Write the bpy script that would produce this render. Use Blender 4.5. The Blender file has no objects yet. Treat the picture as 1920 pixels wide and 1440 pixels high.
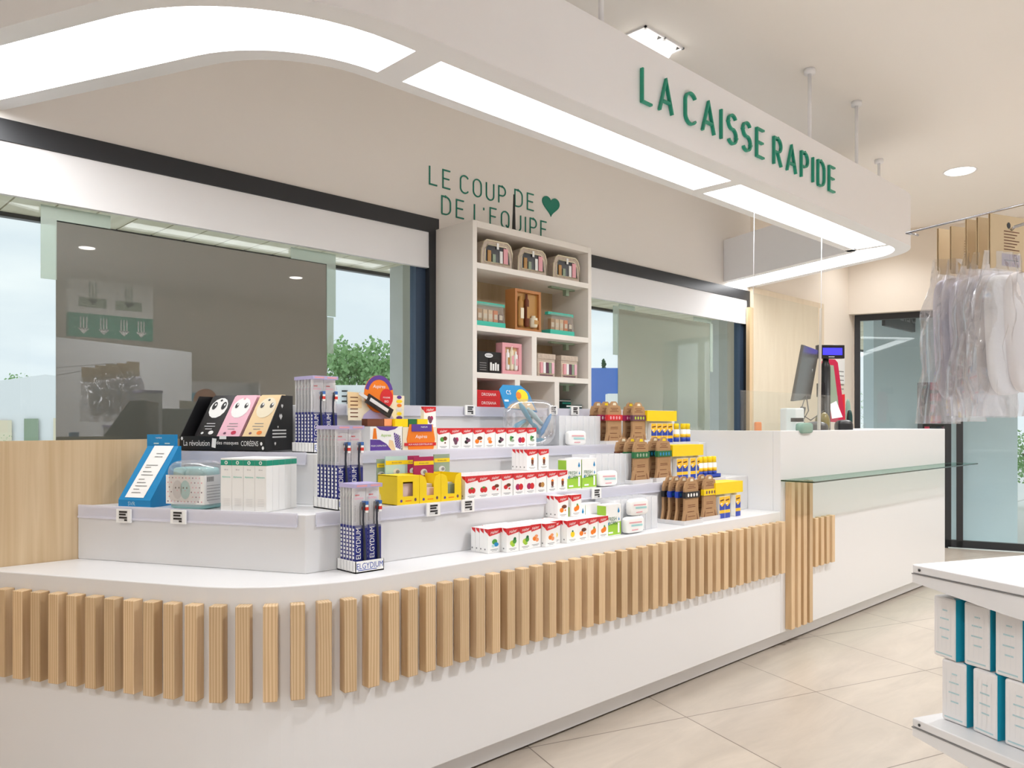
import bpy, bmesh, math, random
from mathutils import Vector, Matrix
random.seed(7)
sc = bpy.context.scene
COL = sc.collection

# ------------------------------------------------------------------ camera, world, exposure
F = 1480.0            # focal length in pixels of the 1920 px wide frame
H = 1.38              # camera height
CC, SS = 0.7164, 0.6976      # camera frame -> shop frame (x runs along the counter, y towards the window wall)
cam = bpy.data.cameras.new('camera')
cam.sensor_width = 36.0
cam.lens = F / 1920.0 * 36.0
cam.shift_y = 75.0 / 1920.0
cam.clip_start = 0.05
cam.clip_end = 400
co = bpy.data.objects.new('camera', cam)
COL.objects.link(co)
co.location = (0, 0, H)
co.rotation_euler = (math.pi / 2, 0, -math.atan2(SS, CC))
sc.camera = co

w = bpy.data.worlds.new('sky'); sc.world = w; w.use_nodes = True
nt = w.node_tree; nt.nodes.clear()
tc = nt.nodes.new('ShaderNodeTexCoord')
mp = nt.nodes.new('ShaderNodeMapping'); mp.inputs['Scale'].default_value = (1.2, 1.2, 5.0)
nz = nt.nodes.new('ShaderNodeTexNoise'); nz.inputs['Scale'].default_value = 2.2; nz.inputs['Detail'].default_value = 6
rp = nt.nodes.new('ShaderNodeValToRGB')
rp.color_ramp.elements[0].position = 0.40; rp.color_ramp.elements[0].color = (0.68, 0.74, 0.80, 1)
rp.color_ramp.elements[1].position = 0.60; rp.color_ramp.elements[1].color = (0.84, 0.87, 0.89, 1)
bgn = nt.nodes.new('ShaderNodeBackground'); bgn.inputs['Strength'].default_value = 1.05
wo = nt.nodes.new('ShaderNodeOutputWorld')
nt.links.new(tc.outputs['Generated'], mp.inputs['Vector']); nt.links.new(mp.outputs['Vector'], nz.inputs['Vector'])
nt.links.new(nz.outputs['Fac'], rp.inputs['Fac']); nt.links.new(rp.outputs['Color'], bgn.inputs['Color'])
nt.links.new(bgn.outputs['Background'], wo.inputs['Surface'])

sc.view_settings.view_transform = 'Standard'
sc.view_settings.look = 'None'
sc.view_settings.exposure = 0.3
sc.view_settings.gamma = 1.0
sc.view_settings.use_curve_mapping = False
sc.cycles.use_denoising = True
sc.cycles.max_bounces = 9
sc.cycles.diffuse_bounces = 5
sc.cycles.glossy_bounces = 4
sc.cycles.transmission_bounces = 8
sc.cycles.transparent_max_bounces = 24
sc.cycles.caustics_reflective = False
sc.cycles.caustics_refractive = False
sc.cycles.sample_clamp_indirect = 8.0

CANOPY_EMIT = 9.0
DOWN_W = 270.0

# ------------------------------------------------------------------ measuring helpers
def cw(X, Y): return (X * CC + Y * SS, -X * SS + Y * CC)
def xat(u, y):
    r = (u - 960) / F
    return y * (CC * r + SS) / (CC - SS * r)
def zat(u, v, y):
    r = (u - 960) / F
    return H - (v - 795) * (y / (CC - SS * r)) / F
def gnd(u, v, z):
    Y = (H - z) * F / (v - 795)
    return cw((u - 960) / F * Y, Y)
def aty(u, Y): return cw((u - 960) / F * Y, Y)
def p3(u, v, Y):
    a = aty(u, Y); return Vector((a[0], a[1], H - (v - 795) * Y / F))
LD = (-0.4657, 0.8848); LN = (0.8848, 0.4657)         # direction and inward normal of the counter's left leg
TL = math.atan2(-0.8848, 0.4657)                      # turn of things that face like the left leg
def lat(u, D):
    r = (u - 960) / F
    Y = D / (0.309 * r + 0.951)
    return cw(r * Y, Y)

# ------------------------------------------------------------------ materials
def lin(h):
    h = h.lstrip('#'); o = []
    for i in (0, 2, 4):
        c = int(h[i:i + 2], 16) / 255.0
        o.append(c / 12.92 if c <= 0.04045 else ((c + 0.055) / 1.055) ** 2.4)
    return (*o, 1.0)
MATS = {}
def mat(name, hexc, rough=0.5, metal=0.0, spec=0.5, noise=0.0, scale=8.0, alpha=1.0, trans=0.0, emit=0.0, coat=0.0, bump=0.0):
    if name in MATS: return MATS[name]
    m = bpy.data.materials.new(name); m.use_nodes = True
    t = m.node_tree; b = t.nodes['Principled BSDF']
    c = lin(hexc)
    b.inputs['Base Color'].default_value = c
    b.inputs['Roughness'].default_value = rough
    b.inputs['Metallic'].default_value = metal
    b.inputs['Specular IOR Level'].default_value = spec
    b.inputs['Alpha'].default_value = alpha
    b.inputs['Transmission Weight'].default_value = trans
    b.inputs['Coat Weight'].default_value = coat
    if emit:
        b.inputs['Emission Color'].default_value = c
        b.inputs['Emission Strength'].default_value = emit
    if noise or bump:
        tc = t.nodes.new('ShaderNodeTexCoord'); n = t.nodes.new('ShaderNodeTexNoise')
        n.inputs['Scale'].default_value = scale; n.inputs['Detail'].default_value = 5
        t.links.new(tc.outputs['Object'], n.inputs['Vector'])
        if noise:
            hs = t.nodes.new('ShaderNodeHueSaturation'); mr = t.nodes.new('ShaderNodeMapRange')
            mr.inputs['To Min'].default_value = 1 - noise; mr.inputs['To Max'].default_value = 1 + noise
            hs.inputs['Color'].default_value = c
            t.links.new(n.outputs['Fac'], mr.inputs['Value']); t.links.new(mr.outputs['Result'], hs.inputs['Value'])
            t.links.new(hs.outputs['Color'], b.inputs['Base Color'])
        if bump:
            bp = t.nodes.new('ShaderNodeBump'); bp.inputs['Strength'].default_value = bump
            bp.inputs['Distance'].default_value = 0.01
            t.links.new(n.outputs['Fac'], bp.inputs['Height']); t.links.new(bp.outputs['Normal'], b.inputs['Normal'])
    MATS[name] = m
    return m
def glass(name, hexc, gloss=0.08, rough=0.0, haze=0.0, hazehex='ffffff'):
    # thin clear sheet: see-through with a mirror component and optional milky film
    if name in MATS: return MATS[name]
    m = bpy.data.materials.new(name); m.use_nodes = True; t = m.node_tree; t.nodes.clear()
    o = t.nodes.new('ShaderNodeOutputMaterial'); tr = t.nodes.new('ShaderNodeBsdfTransparent'); gl = t.nodes.new('ShaderNodeBsdfGlossy')
    tr.inputs['Color'].default_value = lin(hexc); gl.inputs['Roughness'].default_value = rough
    mx = t.nodes.new('ShaderNodeMixShader'); mx.inputs['Fac'].default_value = gloss
    t.links.new(tr.outputs[0], mx.inputs[1]); t.links.new(gl.outputs[0], mx.inputs[2])
    last = mx
    if haze:
        df = t.nodes.new('ShaderNodeBsdfDiffuse'); df.inputs['Color'].default_value = lin(hazehex)
        m2 = t.nodes.new('ShaderNodeMixShader'); m2.inputs['Fac'].default_value = haze
        t.links.new(mx.outputs[0], m2.inputs[1]); t.links.new(df.outputs[0], m2.inputs[2]); last = m2
    t.links.new(last.outputs[0], o.inputs['Surface'])
    MATS[name] = m
    return m
def wood(name, h1, h2, scale=(1, 1, 1), rough=0.5, rnd=0.10, dens=26, wave=True):
    if name in MATS: return MATS[name]
    m = bpy.data.materials.new(name); m.use_nodes = True; t = m.node_tree; b = t.nodes['Principled BSDF']
    tc = t.nodes.new('ShaderNodeTexCoord'); mp = t.nodes.new('ShaderNodeMapping'); mp.inputs['Scale'].default_value = scale
    oi = t.nodes.new('ShaderNodeObjectInfo'); va = t.nodes.new('ShaderNodeVectorMath'); va.operation = 'ADD'
    cmb = t.nodes.new('ShaderNodeMath'); cmb.operation = 'MULTIPLY'; cmb.inputs[1].default_value = 37.0
    t.links.new(oi.outputs['Random'], cmb.inputs[0])
    t.links.new(tc.outputs['Object'], mp.inputs['Vector']); t.links.new(mp.outputs['Vector'], va.inputs[0]); t.links.new(cmb.outputs[0], va.inputs[1])
    n = t.nodes.new('ShaderNodeTexNoise'); n.inputs['Scale'].default_value = dens; n.inputs['Detail'].default_value = 6; n.inputs['Distortion'].default_value = 0.6
    n2 = t.nodes.new('ShaderNodeTexWave'); n2.inputs['Scale'].default_value = dens * 0.55; n2.inputs['Distortion'].default_value = 7; n2.inputs['Detail'].default_value = 3; n2.inputs['Detail Scale'].default_value = 0.6
    t.links.new(va.outputs[0], n.inputs['Vector']); t.links.new(va.outputs[0], n2.inputs['Vector'])
    mx = t.nodes.new('ShaderNodeMath'); mx.operation = 'MULTIPLY'
    t.links.new(n.outputs['Fac'], mx.inputs[0])
    if wave: t.links.new(n2.outputs['Fac'], mx.inputs[1])
    else: mx.inputs[1].default_value = 0.6
    cr = t.nodes.new('ShaderNodeValToRGB'); cr.color_ramp.elements[0].color = lin(h2); cr.color_ramp.elements[1].color = lin(h1)
    cr.color_ramp.elements[0].position = 0.0; cr.color_ramp.elements[1].position = 0.45
    t.links.new(mx.outputs[0], cr.inputs['Fac'])
    hs = t.nodes.new('ShaderNodeHueSaturation'); mr = t.nodes.new('ShaderNodeMapRange')
    mr.inputs['To Min'].default_value = 1 - rnd; mr.inputs['To Max'].default_value = 1 + rnd
    t.links.new(oi.outputs['Random'], mr.inputs['Value']); t.links.new(mr.outputs['Result'], hs.inputs['Value'])
    t.links.new(cr.outputs['Color'], hs.inputs['Color']); t.links.new(hs.outputs['Color'], b.inputs['Base Color'])
    b.inputs['Roughness'].default_value = rough
    MATS[name] = m
    return m
M = {}
def defm(k, *a, **kw): M[k] = mat(k, *a, **kw)
defm('white', 'dededf', 0.35); defm('counter', 'e2e2e3', 0.32); defm('paper', 'f4f4f2', 0.6); defm('wallpaint', 'f5f0ea', 0.85, bump=0.03, scale=60)
defm('ceilpaint', 'f3efea', 0.9); defm('canopy', 'f8f8fb', 0.45); defm('canopyframe', 'ecebea', 0.5)
defm('green', '1f9b7f', 0.4); defm('wallgreen', '16806a', 0.5); defm('black', '1a1a1c', 0.4); defm('frame', '2b2c2f', 0.35); defm('frame2', '44546a', 0.3, metal=0.4)
defm('shadowgap', '5a4c40', 0.7); defm('blind', 'f1f0f0', 0.7); defm('red', 'd2232a', 0.4); defm('pinkpaper', 'f6dcdc', 0.6); defm('navy', '232a7c', 0.35)
defm('text_blue', '2a4aa8', 0.5); defm('greytext', '8c8c8c', 0.6); defm('lilac', 'b9b0d8', 0.4); defm('brush', '2b2f3c', 0.4); defm('brushblue', '3a6fb8', 0.5); defm('brushred', 'dd3a2e', 0.5)
defm('orange', 'ef7d12', 0.45); defm('purple', '5b3a94', 0.45); defm('yellow', 'f6d40a', 0.45); defm('dgreen', '1d6b3c', 0.5); defm('brown', '6b3418', 0.6); defm('peach', 'f09a66', 0.5)
defm('lgreen', '9ccb3a', 0.5); defm('lime', 'b4cc3c', 0.5); defm('leafgreen', '4f9a3a', 0.6); defm('teal', '1a97b8', 0.4); defm('teal2', '3fc2ac', 0.4); defm('skyblue', '1488c4', 0.4)
defm('magenta', 'a81c58', 0.5); defm('paleblue', 'b8d8de', 0.5); defm('sage', '96a890', 0.5); defm('kraft', 'b08a62', 0.8, noise=0.06, scale=40); defm('kraftl', 'd8c19c', 0.8, noise=0.05, scale=20)
defm('bluedk', '1c3fa8', 0.4); defm('gold', 'b98a4a', 0.4); defm('goldbox', 'b87a44', 0.5); defm('cream', 'eee3c8', 0.6); defm('pinkp', 'f0bccb', 0.5); defm('sand', 'eed0a0', 0.5); defm('mauve', '6b4258', 0.5)
defm('pinkl', 'e8a7ae', 0.5); defm('floral', 'c8b8a8', 0.6, noise=0.35, scale=90); defm('monitor', '232022', 0.25); defm('bluescr', '3a35e0', 0.3, emit=0.9); defm('redterm', 'c42048', 0.4); defm('chrome', 'c8c8cc', 0.18, metal=1.0)
defm('tealtowel', 'a6d6d6', 0.9, noise=0.1, scale=30); defm('pad', 'eeecf2', 0.9); defm('padpink', 'f0e9e6', 0.9); defm('padwhite', 'f6f6f8', 0.9, bump=0.5, scale=30); defm('shelfwhite', 'e9eaec', 0.35)
defm('boxgrey', 'dcdcdc', 0.5, noise=0.04, scale=50); defm('turq', '1aa6c4', 0.4); defm('ground', 'e8e8e4', 0.9); defm('conc', 'd0d3d3', 0.8, noise=0.05); defm('bldg', 'f2f4f6', 0.8); defm('bluebox', '4a78cc', 0.5)
defm('wallcream', 'e6dccf', 0.85); defm('extblue', 'd6e6f0', 0.7, noise=0.04, scale=3); defm('navyglass', '1c2a3a', 0.15); defm('olive', '7a6a28', 0.3); defm('glassgreen', '8db0a0', 0.12, alpha=0.8); defm('darkgreen', '143c38', 0.3)
M['slat'] = wood('slat_oak', 'dabf9a', 'c5a57c', (2.2, 2.2, 0.12), 0.5, 0.10)
M['oakpanel'] = wood('oak_panel', 'd6bf9d', 'b7996f', (1.0, 1.0, 0.03), 0.5, 0.0, 40, False)
M['palewood'] = wood('pale_wood', 'd9cab2', 'cbb99e', (1, 1, 0.15), 0.6, 0.0, 14, False)
M['casewood'] = mat('case_white', 'eee8e0', 0.5)
M['caseback'] = wood('case_back', 'cdb795', 'b59c76', (1, 1, 0.06), 0.6, 0.0, 25, False)
M['soffit'] = wood('soffit_plank', 'f8f0dc', 'cfc4a4', (2.0, 0.3, 1), 0.8, 0.10, 3, False)
M['glass'] = glass('window_glass', 'f6faf9', 0.025)
M['acrylic'] = glass('clear_acrylic', 'fafcfc', 0.05, 0.0, 0.012)
M['acrylicedge'] = mat('acrylic_edge', 'd8d0c4', 0.3, alpha=0.75)
M['shelfglass'] = glass('shelf_glass', 'e6f2ee', 0.12)
M['glassedge'] = mat('glass_edge', '1f3a33', 0.15)
M['bag'] = glass('plastic_bag', 'fdfdff', 0.24, 0.06, 0.08, 'ffffff')
M['blister'] = glass('blister', 'fbfbfd', 0.10, 0.1, 0.12, 'ffffff')
M['rail'] = glass('price_rail', 'fafaff', 0.10, 0.12, 0.5, 'f4f4fd')
M['tape'] = glass('tape_film', 'dfe9e2', 0.06, 0.2, 0.45, 'ccd8ce')
def filmmat(name, hexd, fd, fg, hext):
    m = bpy.data.materials.new(name); m.use_nodes = True; t = m.node_tree; t.nodes.clear()
    o = t.nodes.new('ShaderNodeOutputMaterial'); tr = t.nodes.new('ShaderNodeBsdfTransparent'); tr.inputs['Color'].default_value = lin(hext)
    d = t.nodes.new('ShaderNodeBsdfDiffuse'); d.inputs['Color'].default_value = lin(hexd)
    g = t.nodes.new('ShaderNodeBsdfGlossy'); g.inputs['Roughness'].default_value = 0.01
    a = t.nodes.new('ShaderNodeMixShader'); a.inputs['Fac'].default_value = fd; b = t.nodes.new('ShaderNodeMixShader'); b.inputs['Fac'].default_value = fg
    t.links.new(tr.outputs[0], a.inputs[1]); t.links.new(d.outputs[0], a.inputs[2]); t.links.new(a.outputs[0], b.inputs[1]); t.links.new(g.outputs[0], b.inputs[2])
    t.links.new(b.outputs[0], o.inputs['Surface']); return m
M['film1'] = filmmat('dark_film', '6c6e68', 0.97, 0.22, '888888')
M['film2'] = filmmat('pale_film', 'a9b0a2', 0.62, 0.14, 'dfe6dc')
def emitm(name, hexc, s):
    m = bpy.data.materials.new(name); m.use_nodes = True; t = m.node_tree; t.nodes.clear()
    o = t.nodes.new('ShaderNodeOutputMaterial'); e = t.nodes.new('ShaderNodeEmission'); e.inputs['Color'].default_value = lin(hexc); e.inputs['Strength'].default_value = s
    t.links.new(e.outputs[0], o.inputs['Surface']); return m
M['panel'] = emitm('light_panel', 'fcfdff', CANOPY_EMIT)
M['lamp'] = emitm('lamp_face', 'fff8ee', 6.0)
def leafm(name, a, b_):
    m = mat(name, a, 0.7, noise=0.35, scale=1.4); return m
M['leaf'] = leafm('leaf', '9bc088', '')
M['leafd'] = leafm('leaf_dark', '3e6a48', '')
M['leafy'] = leafm('leaf_yellow', 'a8b860', '')
M['bark'] = mat('bark', '6a5a48', 0.9)

# floor tiles: large stone tiles with thin joints, turned against the counter
def tilemat():
    m = bpy.data.materials.new('stone_tiles'); m.use_nodes = True; t = m.node_tree; b = t.nodes['Principled BSDF']
    tc = t.nodes.new('ShaderNodeTexCoord'); mp = t.nodes.new('ShaderNodeMapping'); mp.vector_type = 'TEXTURE'
    o = cw(1.567, 4.068)
    mp.inputs['Location'].default_value = (o[0], o[1], 0); mp.inputs['Rotation'].default_value = (0, 0, math.atan2(-0.326, 0.945))
    br = t.nodes.new('ShaderNodeTexBrick'); br.offset = 0; br.inputs['Scale'].default_value = 1.0
    br.inputs['Brick Width'].default_value = 0.825; br.inputs['Row Height'].default_value = 0.79; br.inputs['Mortar Size'].default_value = 0.0028; br.inputs['Mortar Smooth'].default_value = 0.0
    br.inputs['Color1'].default_value = lin('b8ada0'); br.inputs['Color2'].default_value = lin('b0a599'); br.inputs['Mortar'].default_value = lin('72675c')
    t.links.new(tc.outputs['Object'], mp.inputs['Vector']); t.links.new(mp.outputs['Vector'], br.inputs['Vector'])
    mp2 = t.nodes.new('ShaderNodeMapping'); mp2.inputs['Rotation'].default_value = (0, 0, 0.33); mp2.inputs['Scale'].default_value = (1.0, 4.0, 1)
    n = t.nodes.new('ShaderNodeTexNoise'); n.inputs['Scale'].default_value = 1.6; n.inputs['Detail'].default_value = 8; n.inputs['Roughness'].default_value = 0.65; n.inputs['Distortion'].default_value = 0.8
    t.links.new(tc.outputs['Object'], mp2.inputs['Vector']); t.links.new(mp2.outputs['Vector'], n.inputs['Vector'])
    hs = t.nodes.new('ShaderNodeHueSaturation'); mr = t.nodes.new('ShaderNodeMapRange'); mr.inputs['From Min'].default_value = 0.3; mr.inputs['From Max'].default_value = 0.7
    mr.inputs['To Min'].default_value = 0.84; mr.inputs['To Max'].default_value = 1.05
    t.links.new(n.outputs['Fac'], mr.inputs['Value']); t.links.new(mr.outputs['Result'], hs.inputs['Value']); t.links.new(br.outputs['Color'], hs.inputs['Color'])
    t.links.new(hs.outputs['Color'], b.inputs['Base Color']); b.inputs['Roughness'].default_value = 0.32
    return m
M['tile'] = tilemat()

# ------------------------------------------------------------------ mesh builder
_TXT = {}
def text_mesh(s):
    if s in _TXT: return _TXT[s]
    cu = bpy.data.curves.new('t', 'FONT'); cu.body = s; cu.size = 1.0; cu.resolution_u = 3
    ob = bpy.data.objects.new('t', cu); COL.objects.link(ob)
    dg = bpy.context.evaluated_depsgraph_get(); dg.update()
    me = ob.evaluated_get(dg).to_mesh()
    vs = [v.co.copy() for v in me.vertices]; fs = [tuple(p.vertices) for p in me.polygons]
    ob.evaluated_get(dg).to_mesh_clear(); bpy.data.objects.remove(ob); bpy.data.curves.remove(cu)
    x0 = min(v.x for v in vs); x1 = max(v.x for v in vs); y0 = min(v.y for v in vs); y1 = max(v.y for v in vs)
    vs = [((v.x - (x0 + x1) / 2) / (y1 - y0), (v.y - (y0 + y1) / 2) / (y1 - y0)) for v in vs]
    _TXT[s] = (vs, fs, (x1 - x0) / (y1 - y0)); return _TXT[s]

class MB:
    def __init__(s): s.v = []; s.f = []; s.m = []; s.sm = []; s.mats = []; s.T = None
    def mi(s, m):
        m = M[m] if isinstance(m, str) else m
        if m not in s.mats: s.mats.append(m)
        return s.mats.index(m)
    def add(s, vs, fs, m, smooth=False):
        b = len(s.v); k = s.mi(m)
        for p in vs:
            p = Vector(p)
            if s.T is not None: p = s.T @ p
            s.v.append(p)
        for f in fs: s.f.append(tuple(b + i for i in f)); s.m.append(k); s.sm.append(smooth)
        return s
    def box(s, x0, x1, y0, y1, z0, z1, m):
        return s.add([(x0, y0, z0), (x1, y0, z0), (x1, y1, z0), (x0, y1, z0), (x0, y0, z1), (x1, y0, z1), (x1, y1, z1), (x0, y1, z1)],
                     [(0, 3, 2, 1), (4, 5, 6, 7), (0, 1, 5, 4), (1, 2, 6, 5), (2, 3, 7, 6), (3, 0, 4, 7)], m)
    def quad(s, a, b, c, d, m): return s.add([a, b, c, d], [(0, 1, 2, 3)], m)
    def poly(s, pts, m): return s.add(pts, [tuple(range(len(pts)))], m)
    def front(s, pts, y, m): return s.poly([(p[0], y, p[1]) for p in pts], m)       # a flat shape on the front face (x,z)
    def side(s, pts, x, m): return s.poly([(x, p[0], p[1]) for p in pts], m)
    def prism(s, pts, z0, z1, m):                        # plan polygon, counter-clockwise, extruded upwards
        n = len(pts)
        vs = [(p[0], p[1], z0) for p in pts] + [(p[0], p[1], z1) for p in pts]
        fs = [tuple(range(n))[::-1], tuple(range(n, 2 * n))] + [(i, (i + 1) % n, n + (i + 1) % n, n + i) for i in range(n)]
        return s.add(vs, fs, m)
    def fprism(s, pts, y0, y1, m):                       # front-view outline (x,z) given depth
        n = len(pts)
        vs = [(p[0], y0, p[1]) for p in pts] + [(p[0], y1, p[1]) for p in pts]
        fs = [tuple(range(n)), tuple(range(n, 2 * n))[::-1]] + [((i + 1) % n, i, n + i, n + (i + 1) % n) for i in range(n)]
        return s.add(vs, fs, m)
    def sprism(s, pts, x0, x1, m):                       # side-view outline (y,z) given width
        n = len(pts)
        vs = [(x0, p[0], p[1]) for p in pts] + [(x1, p[0], p[1]) for p in pts]
        fs = [tuple(range(n)), tuple(range(n, 2 * n))[::-1]] + [((i + 1) % n, i, n + i, n + (i + 1) % n) for i in range(n)]
        return s.add(vs, fs, m)
    def disc(s, x, z, rx, rz, y, m, n=12):
        return s.front([(x + rx * math.cos(2 * math.pi * i / n), z + rz * math.sin(2 * math.pi * i / n)) for i in range(n)], y, m)
    def lathe(s, prof, m, n=16, cx=0, cy=0, smooth=True):
        vs = []; fs = []
        for r, z in prof:
            for i in range(n):
                a = 2 * math.pi * i / n; vs.append((cx + r * math.cos(a), cy + r * math.sin(a), z))
        for k in range(len(prof) - 1):
            for i in range(n):
                j = (i + 1) % n; fs.append((k * n + i, k * n + j, (k + 1) * n + j, (k + 1) * n + i))
        fs.append(tuple(range(n))[::-1]); fs.append(tuple((len(prof) - 1) * n + i for i in range(n)))
        return s.add(vs, fs, m, smooth)
    def tube(s, pts, r, m, n=8, rs=None):
        pts = [Vector(p) for p in pts]; vs = []; fs = []
        for k, p in enumerate(pts):
            d = (pts[min(k + 1, len(pts) - 1)] - pts[max(k - 1, 0)]).normalized()
            a = d.cross(Vector((0, 0, 1)) if abs(d.z) < 0.9 else Vector((1, 0, 0))).normalized(); b = d.cross(a)
            rr = rs[k] if rs else r
            for i in range(n):
                t = 2 * math.pi * i / n; vs.append(p + (a * math.cos(t) + b * math.sin(t)) * rr)
        for k in range(len(pts) - 1):
            for i in range(n):
                j = (i + 1) % n; fs.append((k * n + i, (k + 1) * n + i, (k + 1) * n + j, k * n + j))
        fs.append(tuple(range(n))); fs.append(tuple((len(pts) - 1) * n + i for i in range(n))[::-1])
        return s.add(vs, fs, m, True)
    def ell(s, c, r, m, n=14, k=8, e=1.0):                # (super)ellipsoid
        vs = []; fs = []
        def pw(a): return math.copysign(abs(a) ** e, a)
        for j in range(k + 1):
            p = -math.pi / 2 + math.pi * j / k
            for i in range(n):
                t = 2 * math.pi * i / n
                vs.append((c[0] + r[0] * pw(math.cos(p)) * pw(math.cos(t)), c[1] + r[1] * pw(math.cos(p)) * pw(math.sin(t)), c[2] + r[2] * pw(math.sin(p))))
        for j in range(k):
            for i in range(n):
                q = (i + 1) % n; fs.append((j * n + i, j * n + q, (j + 1) * n + q, (j + 1) * n + i))
        return s.add(vs, fs, m, True)
    def text(s, t, x, z, h, m, y=-0.0006, maxw=None, rot=0.0, slant=0.0, xs=1.0):
        vs, fs, wd = text_mesh(t)
        if maxw and wd * h * xs > maxw: xs = maxw / (wd * h)
        c, sn = math.cos(rot), math.sin(rot); out = []
        for a, b in vs:
            p = (a * xs + b * slant) * h; q = b * h
            out.append((x + p * c - q * sn, y, z + p * sn + q * c))
        return s.add(out, fs, m)
    def obj(s, name, parent=None, bevel=0.0, data_only=False):
        me = bpy.data.meshes.new(name)
        me.from_pydata([tuple(p) for p in s.v], [], s.f)
        for m in s.mats: me.materials.append(m)
        for p, k, sm in zip(me.polygons, s.m, s.sm): p.material_index = k; p.use_smooth = sm
        me.update()
        if data_only: return me
        o = bpy.data.objects.new(name, me); COL.objects.link(o)
        if parent is not None: o.parent = parent
        if bevel:
            b = o.modifiers.new('bevel', 'BEVEL'); b.width = bevel; b.segments = 2; b.limit_method = 'ANGLE'; b.angle_limit = math.radians(40)
        return o

def tag(o, label=None, cat=None, group=None, kind=None):
    if label: o['label'] = label
    if cat: o['category'] = cat
    if group: o['group'] = group
    if kind: o['kind'] = kind
    return o
def thing(name, label, cat, loc=(0, 0, 0), rot=0.0, group=None):
    o = bpy.data.objects.new(name, None); COL.objects.link(o); o.empty_display_size = 0.05
    o.location = loc; o.rotation_euler = (0, 0, rot)
    return tag(o, label, cat, group)
def place(o, loc, rot=0.0):
    o.location = loc; o.rotation_euler = (0, 0, rot); return o
def copy_tree(o, parent=None):
    c = o.copy(); COL.objects.link(c)
    if parent is not None: c.parent = parent
    for ch in [k for k in bpy.data.objects if k.parent == o]: copy_tree(ch, c)
    return c
def struct(o, label=None, cat=None):
    o['kind'] = 'structure'
    if label: o['label'] = label
    if cat: o['category'] = cat
    return o

# stroke lettering (thin rounded capitals)
def arc(cx, cy, rx, ry, a0, a1, n=12):
    return [(cx + rx * math.cos(math.radians(a0 + (a1 - a0) * i / n)), cy + ry * math.sin(math.radians(a0 + (a1 - a0) * i / n))) for i in range(n + 1)]
GL = {
 'L': (0.46, [[(0, 1), (0, 0), (0.46, 0)]]),
 'A': (0.66, [[(0, 0), (0.33, 1), (0.66, 0)], [(0.11, 0.32), (0.55, 0.32)]]),
 'C': (0.52, [arc(0.28, 0.72, 0.28, 0.28, 30, 180) + arc(0.28, 0.28, 0.28, 0.28, 180, 330)]),
 'I': (0.0, [[(0, 0), (0, 1)]]),
 'S': (0.5, [arc(0.25, 0.75, 0.24, 0.25, 30, 180, 9) + arc(0.25, 0.75, 0.24, 0.25, 180, 255, 5) + arc(0.25, 0.26, 0.25, 0.26, 75, 0, 6) + arc(0.25, 0.26, 0.25, 0.26, 0, -150, 9)]),
 'E': (0.46, [[(0.46, 1), (0, 1), (0, 0), (0.46, 0)], [(0, 0.52), (0.40, 0.52)]]),
 'R': (0.52, [[(0, 0), (0, 1), (0.25, 1)] + arc(0.25, 0.74, 0.25, 0.26, 90, -90) + [(0, 0.48)], [(0.25, 0.48), (0.52, 0)]]),
 'P': (0.5, [[(0, 0), (0, 1), (0.24, 1)] + arc(0.24, 0.72, 0.26, 0.28, 90, -90) + [(0, 0.44)]]),
 'D': (0.52, [[(0, 0), (0, 1), (0.2, 1)] + arc(0.2, 0.68, 0.32, 0.32, 90, 0, 6) + arc(0.2, 0.32, 0.32, 0.32, 0, -90, 6) + [(0, 0)]]),
 'O': (0.56, [arc(0.28, 0.70, 0.28, 0.30, 0, 180) + arc(0.28, 0.30, 0.28, 0.30, 180, 360) + [(0.56, 0.70)]]),
 'Q': (0.56, [arc(0.28, 0.70, 0.28, 0.30, 0, 180) + arc(0.28, 0.30, 0.28, 0.30, 180, 360) + [(0.56, 0.70)], [(0.34, 0.2), (0.58, -0.04)]]),
 'U': (0.54, [[(0, 1), (0, 0.28)] + arc(0.27, 0.27, 0.27, 0.27, 180, 360) + [(0.54, 1)]]),
 "'": (0.0, [[(0, 1), (0, 0.86)]]),
}
def stroke_word(T, parent, word, x0, x1, z0, h, y0, y1, m, sw=0.085, gap=0.30):
    tot = sum(GL[c][0] for c in word) + gap * (len(word) - 1); sx = (x1 - x0) / tot if tot else 1.0; x = x0; t = sw * h / 2
    for c in word:
        wd, strokes = GL[c]; mb = MB(); mb.T = T
        for st in strokes:
            pts = [(x + p[0] * sx, z0 + p[1] * h) for p in st]
            L = []; R = []
            for i, p in enumerate(pts):
                a = pts[max(i - 1, 0)]; b = pts[min(i + 1, len(pts) - 1)]
                if i > 0 and i < len(pts) - 1:
                    d1 = Vector((p[0] - a[0], p[1] - a[1])).normalized(); d2 = Vector((b[0] - p[0], b[1] - p[1])).normalized()
                    n = Vector((-(d1.y + d2.y), d1.x + d2.x))
                    n.normalize(); k = t / max(0.45, abs(n.dot(Vector((-d1.y, d1.x)))))
                else:
                    d = Vector((b[0] - a[0], b[1] - a[1])).normalized(); n = Vector((-d.y, d.x)); k = t
                L.append((p[0] + n.x * k, p[1] + n.y * k)); R.append((p[0] - n.x * k, p[1] - n.y * k))
            for i in range(len(pts) - 1):
                mb.fprism([R[i], R[i + 1], L[i + 1], L[i]], y0, y1, m)
        mb.obj('letter' if c != "'" else 'apostrophe', parent)
        x += (wd + gap) * sx

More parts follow.
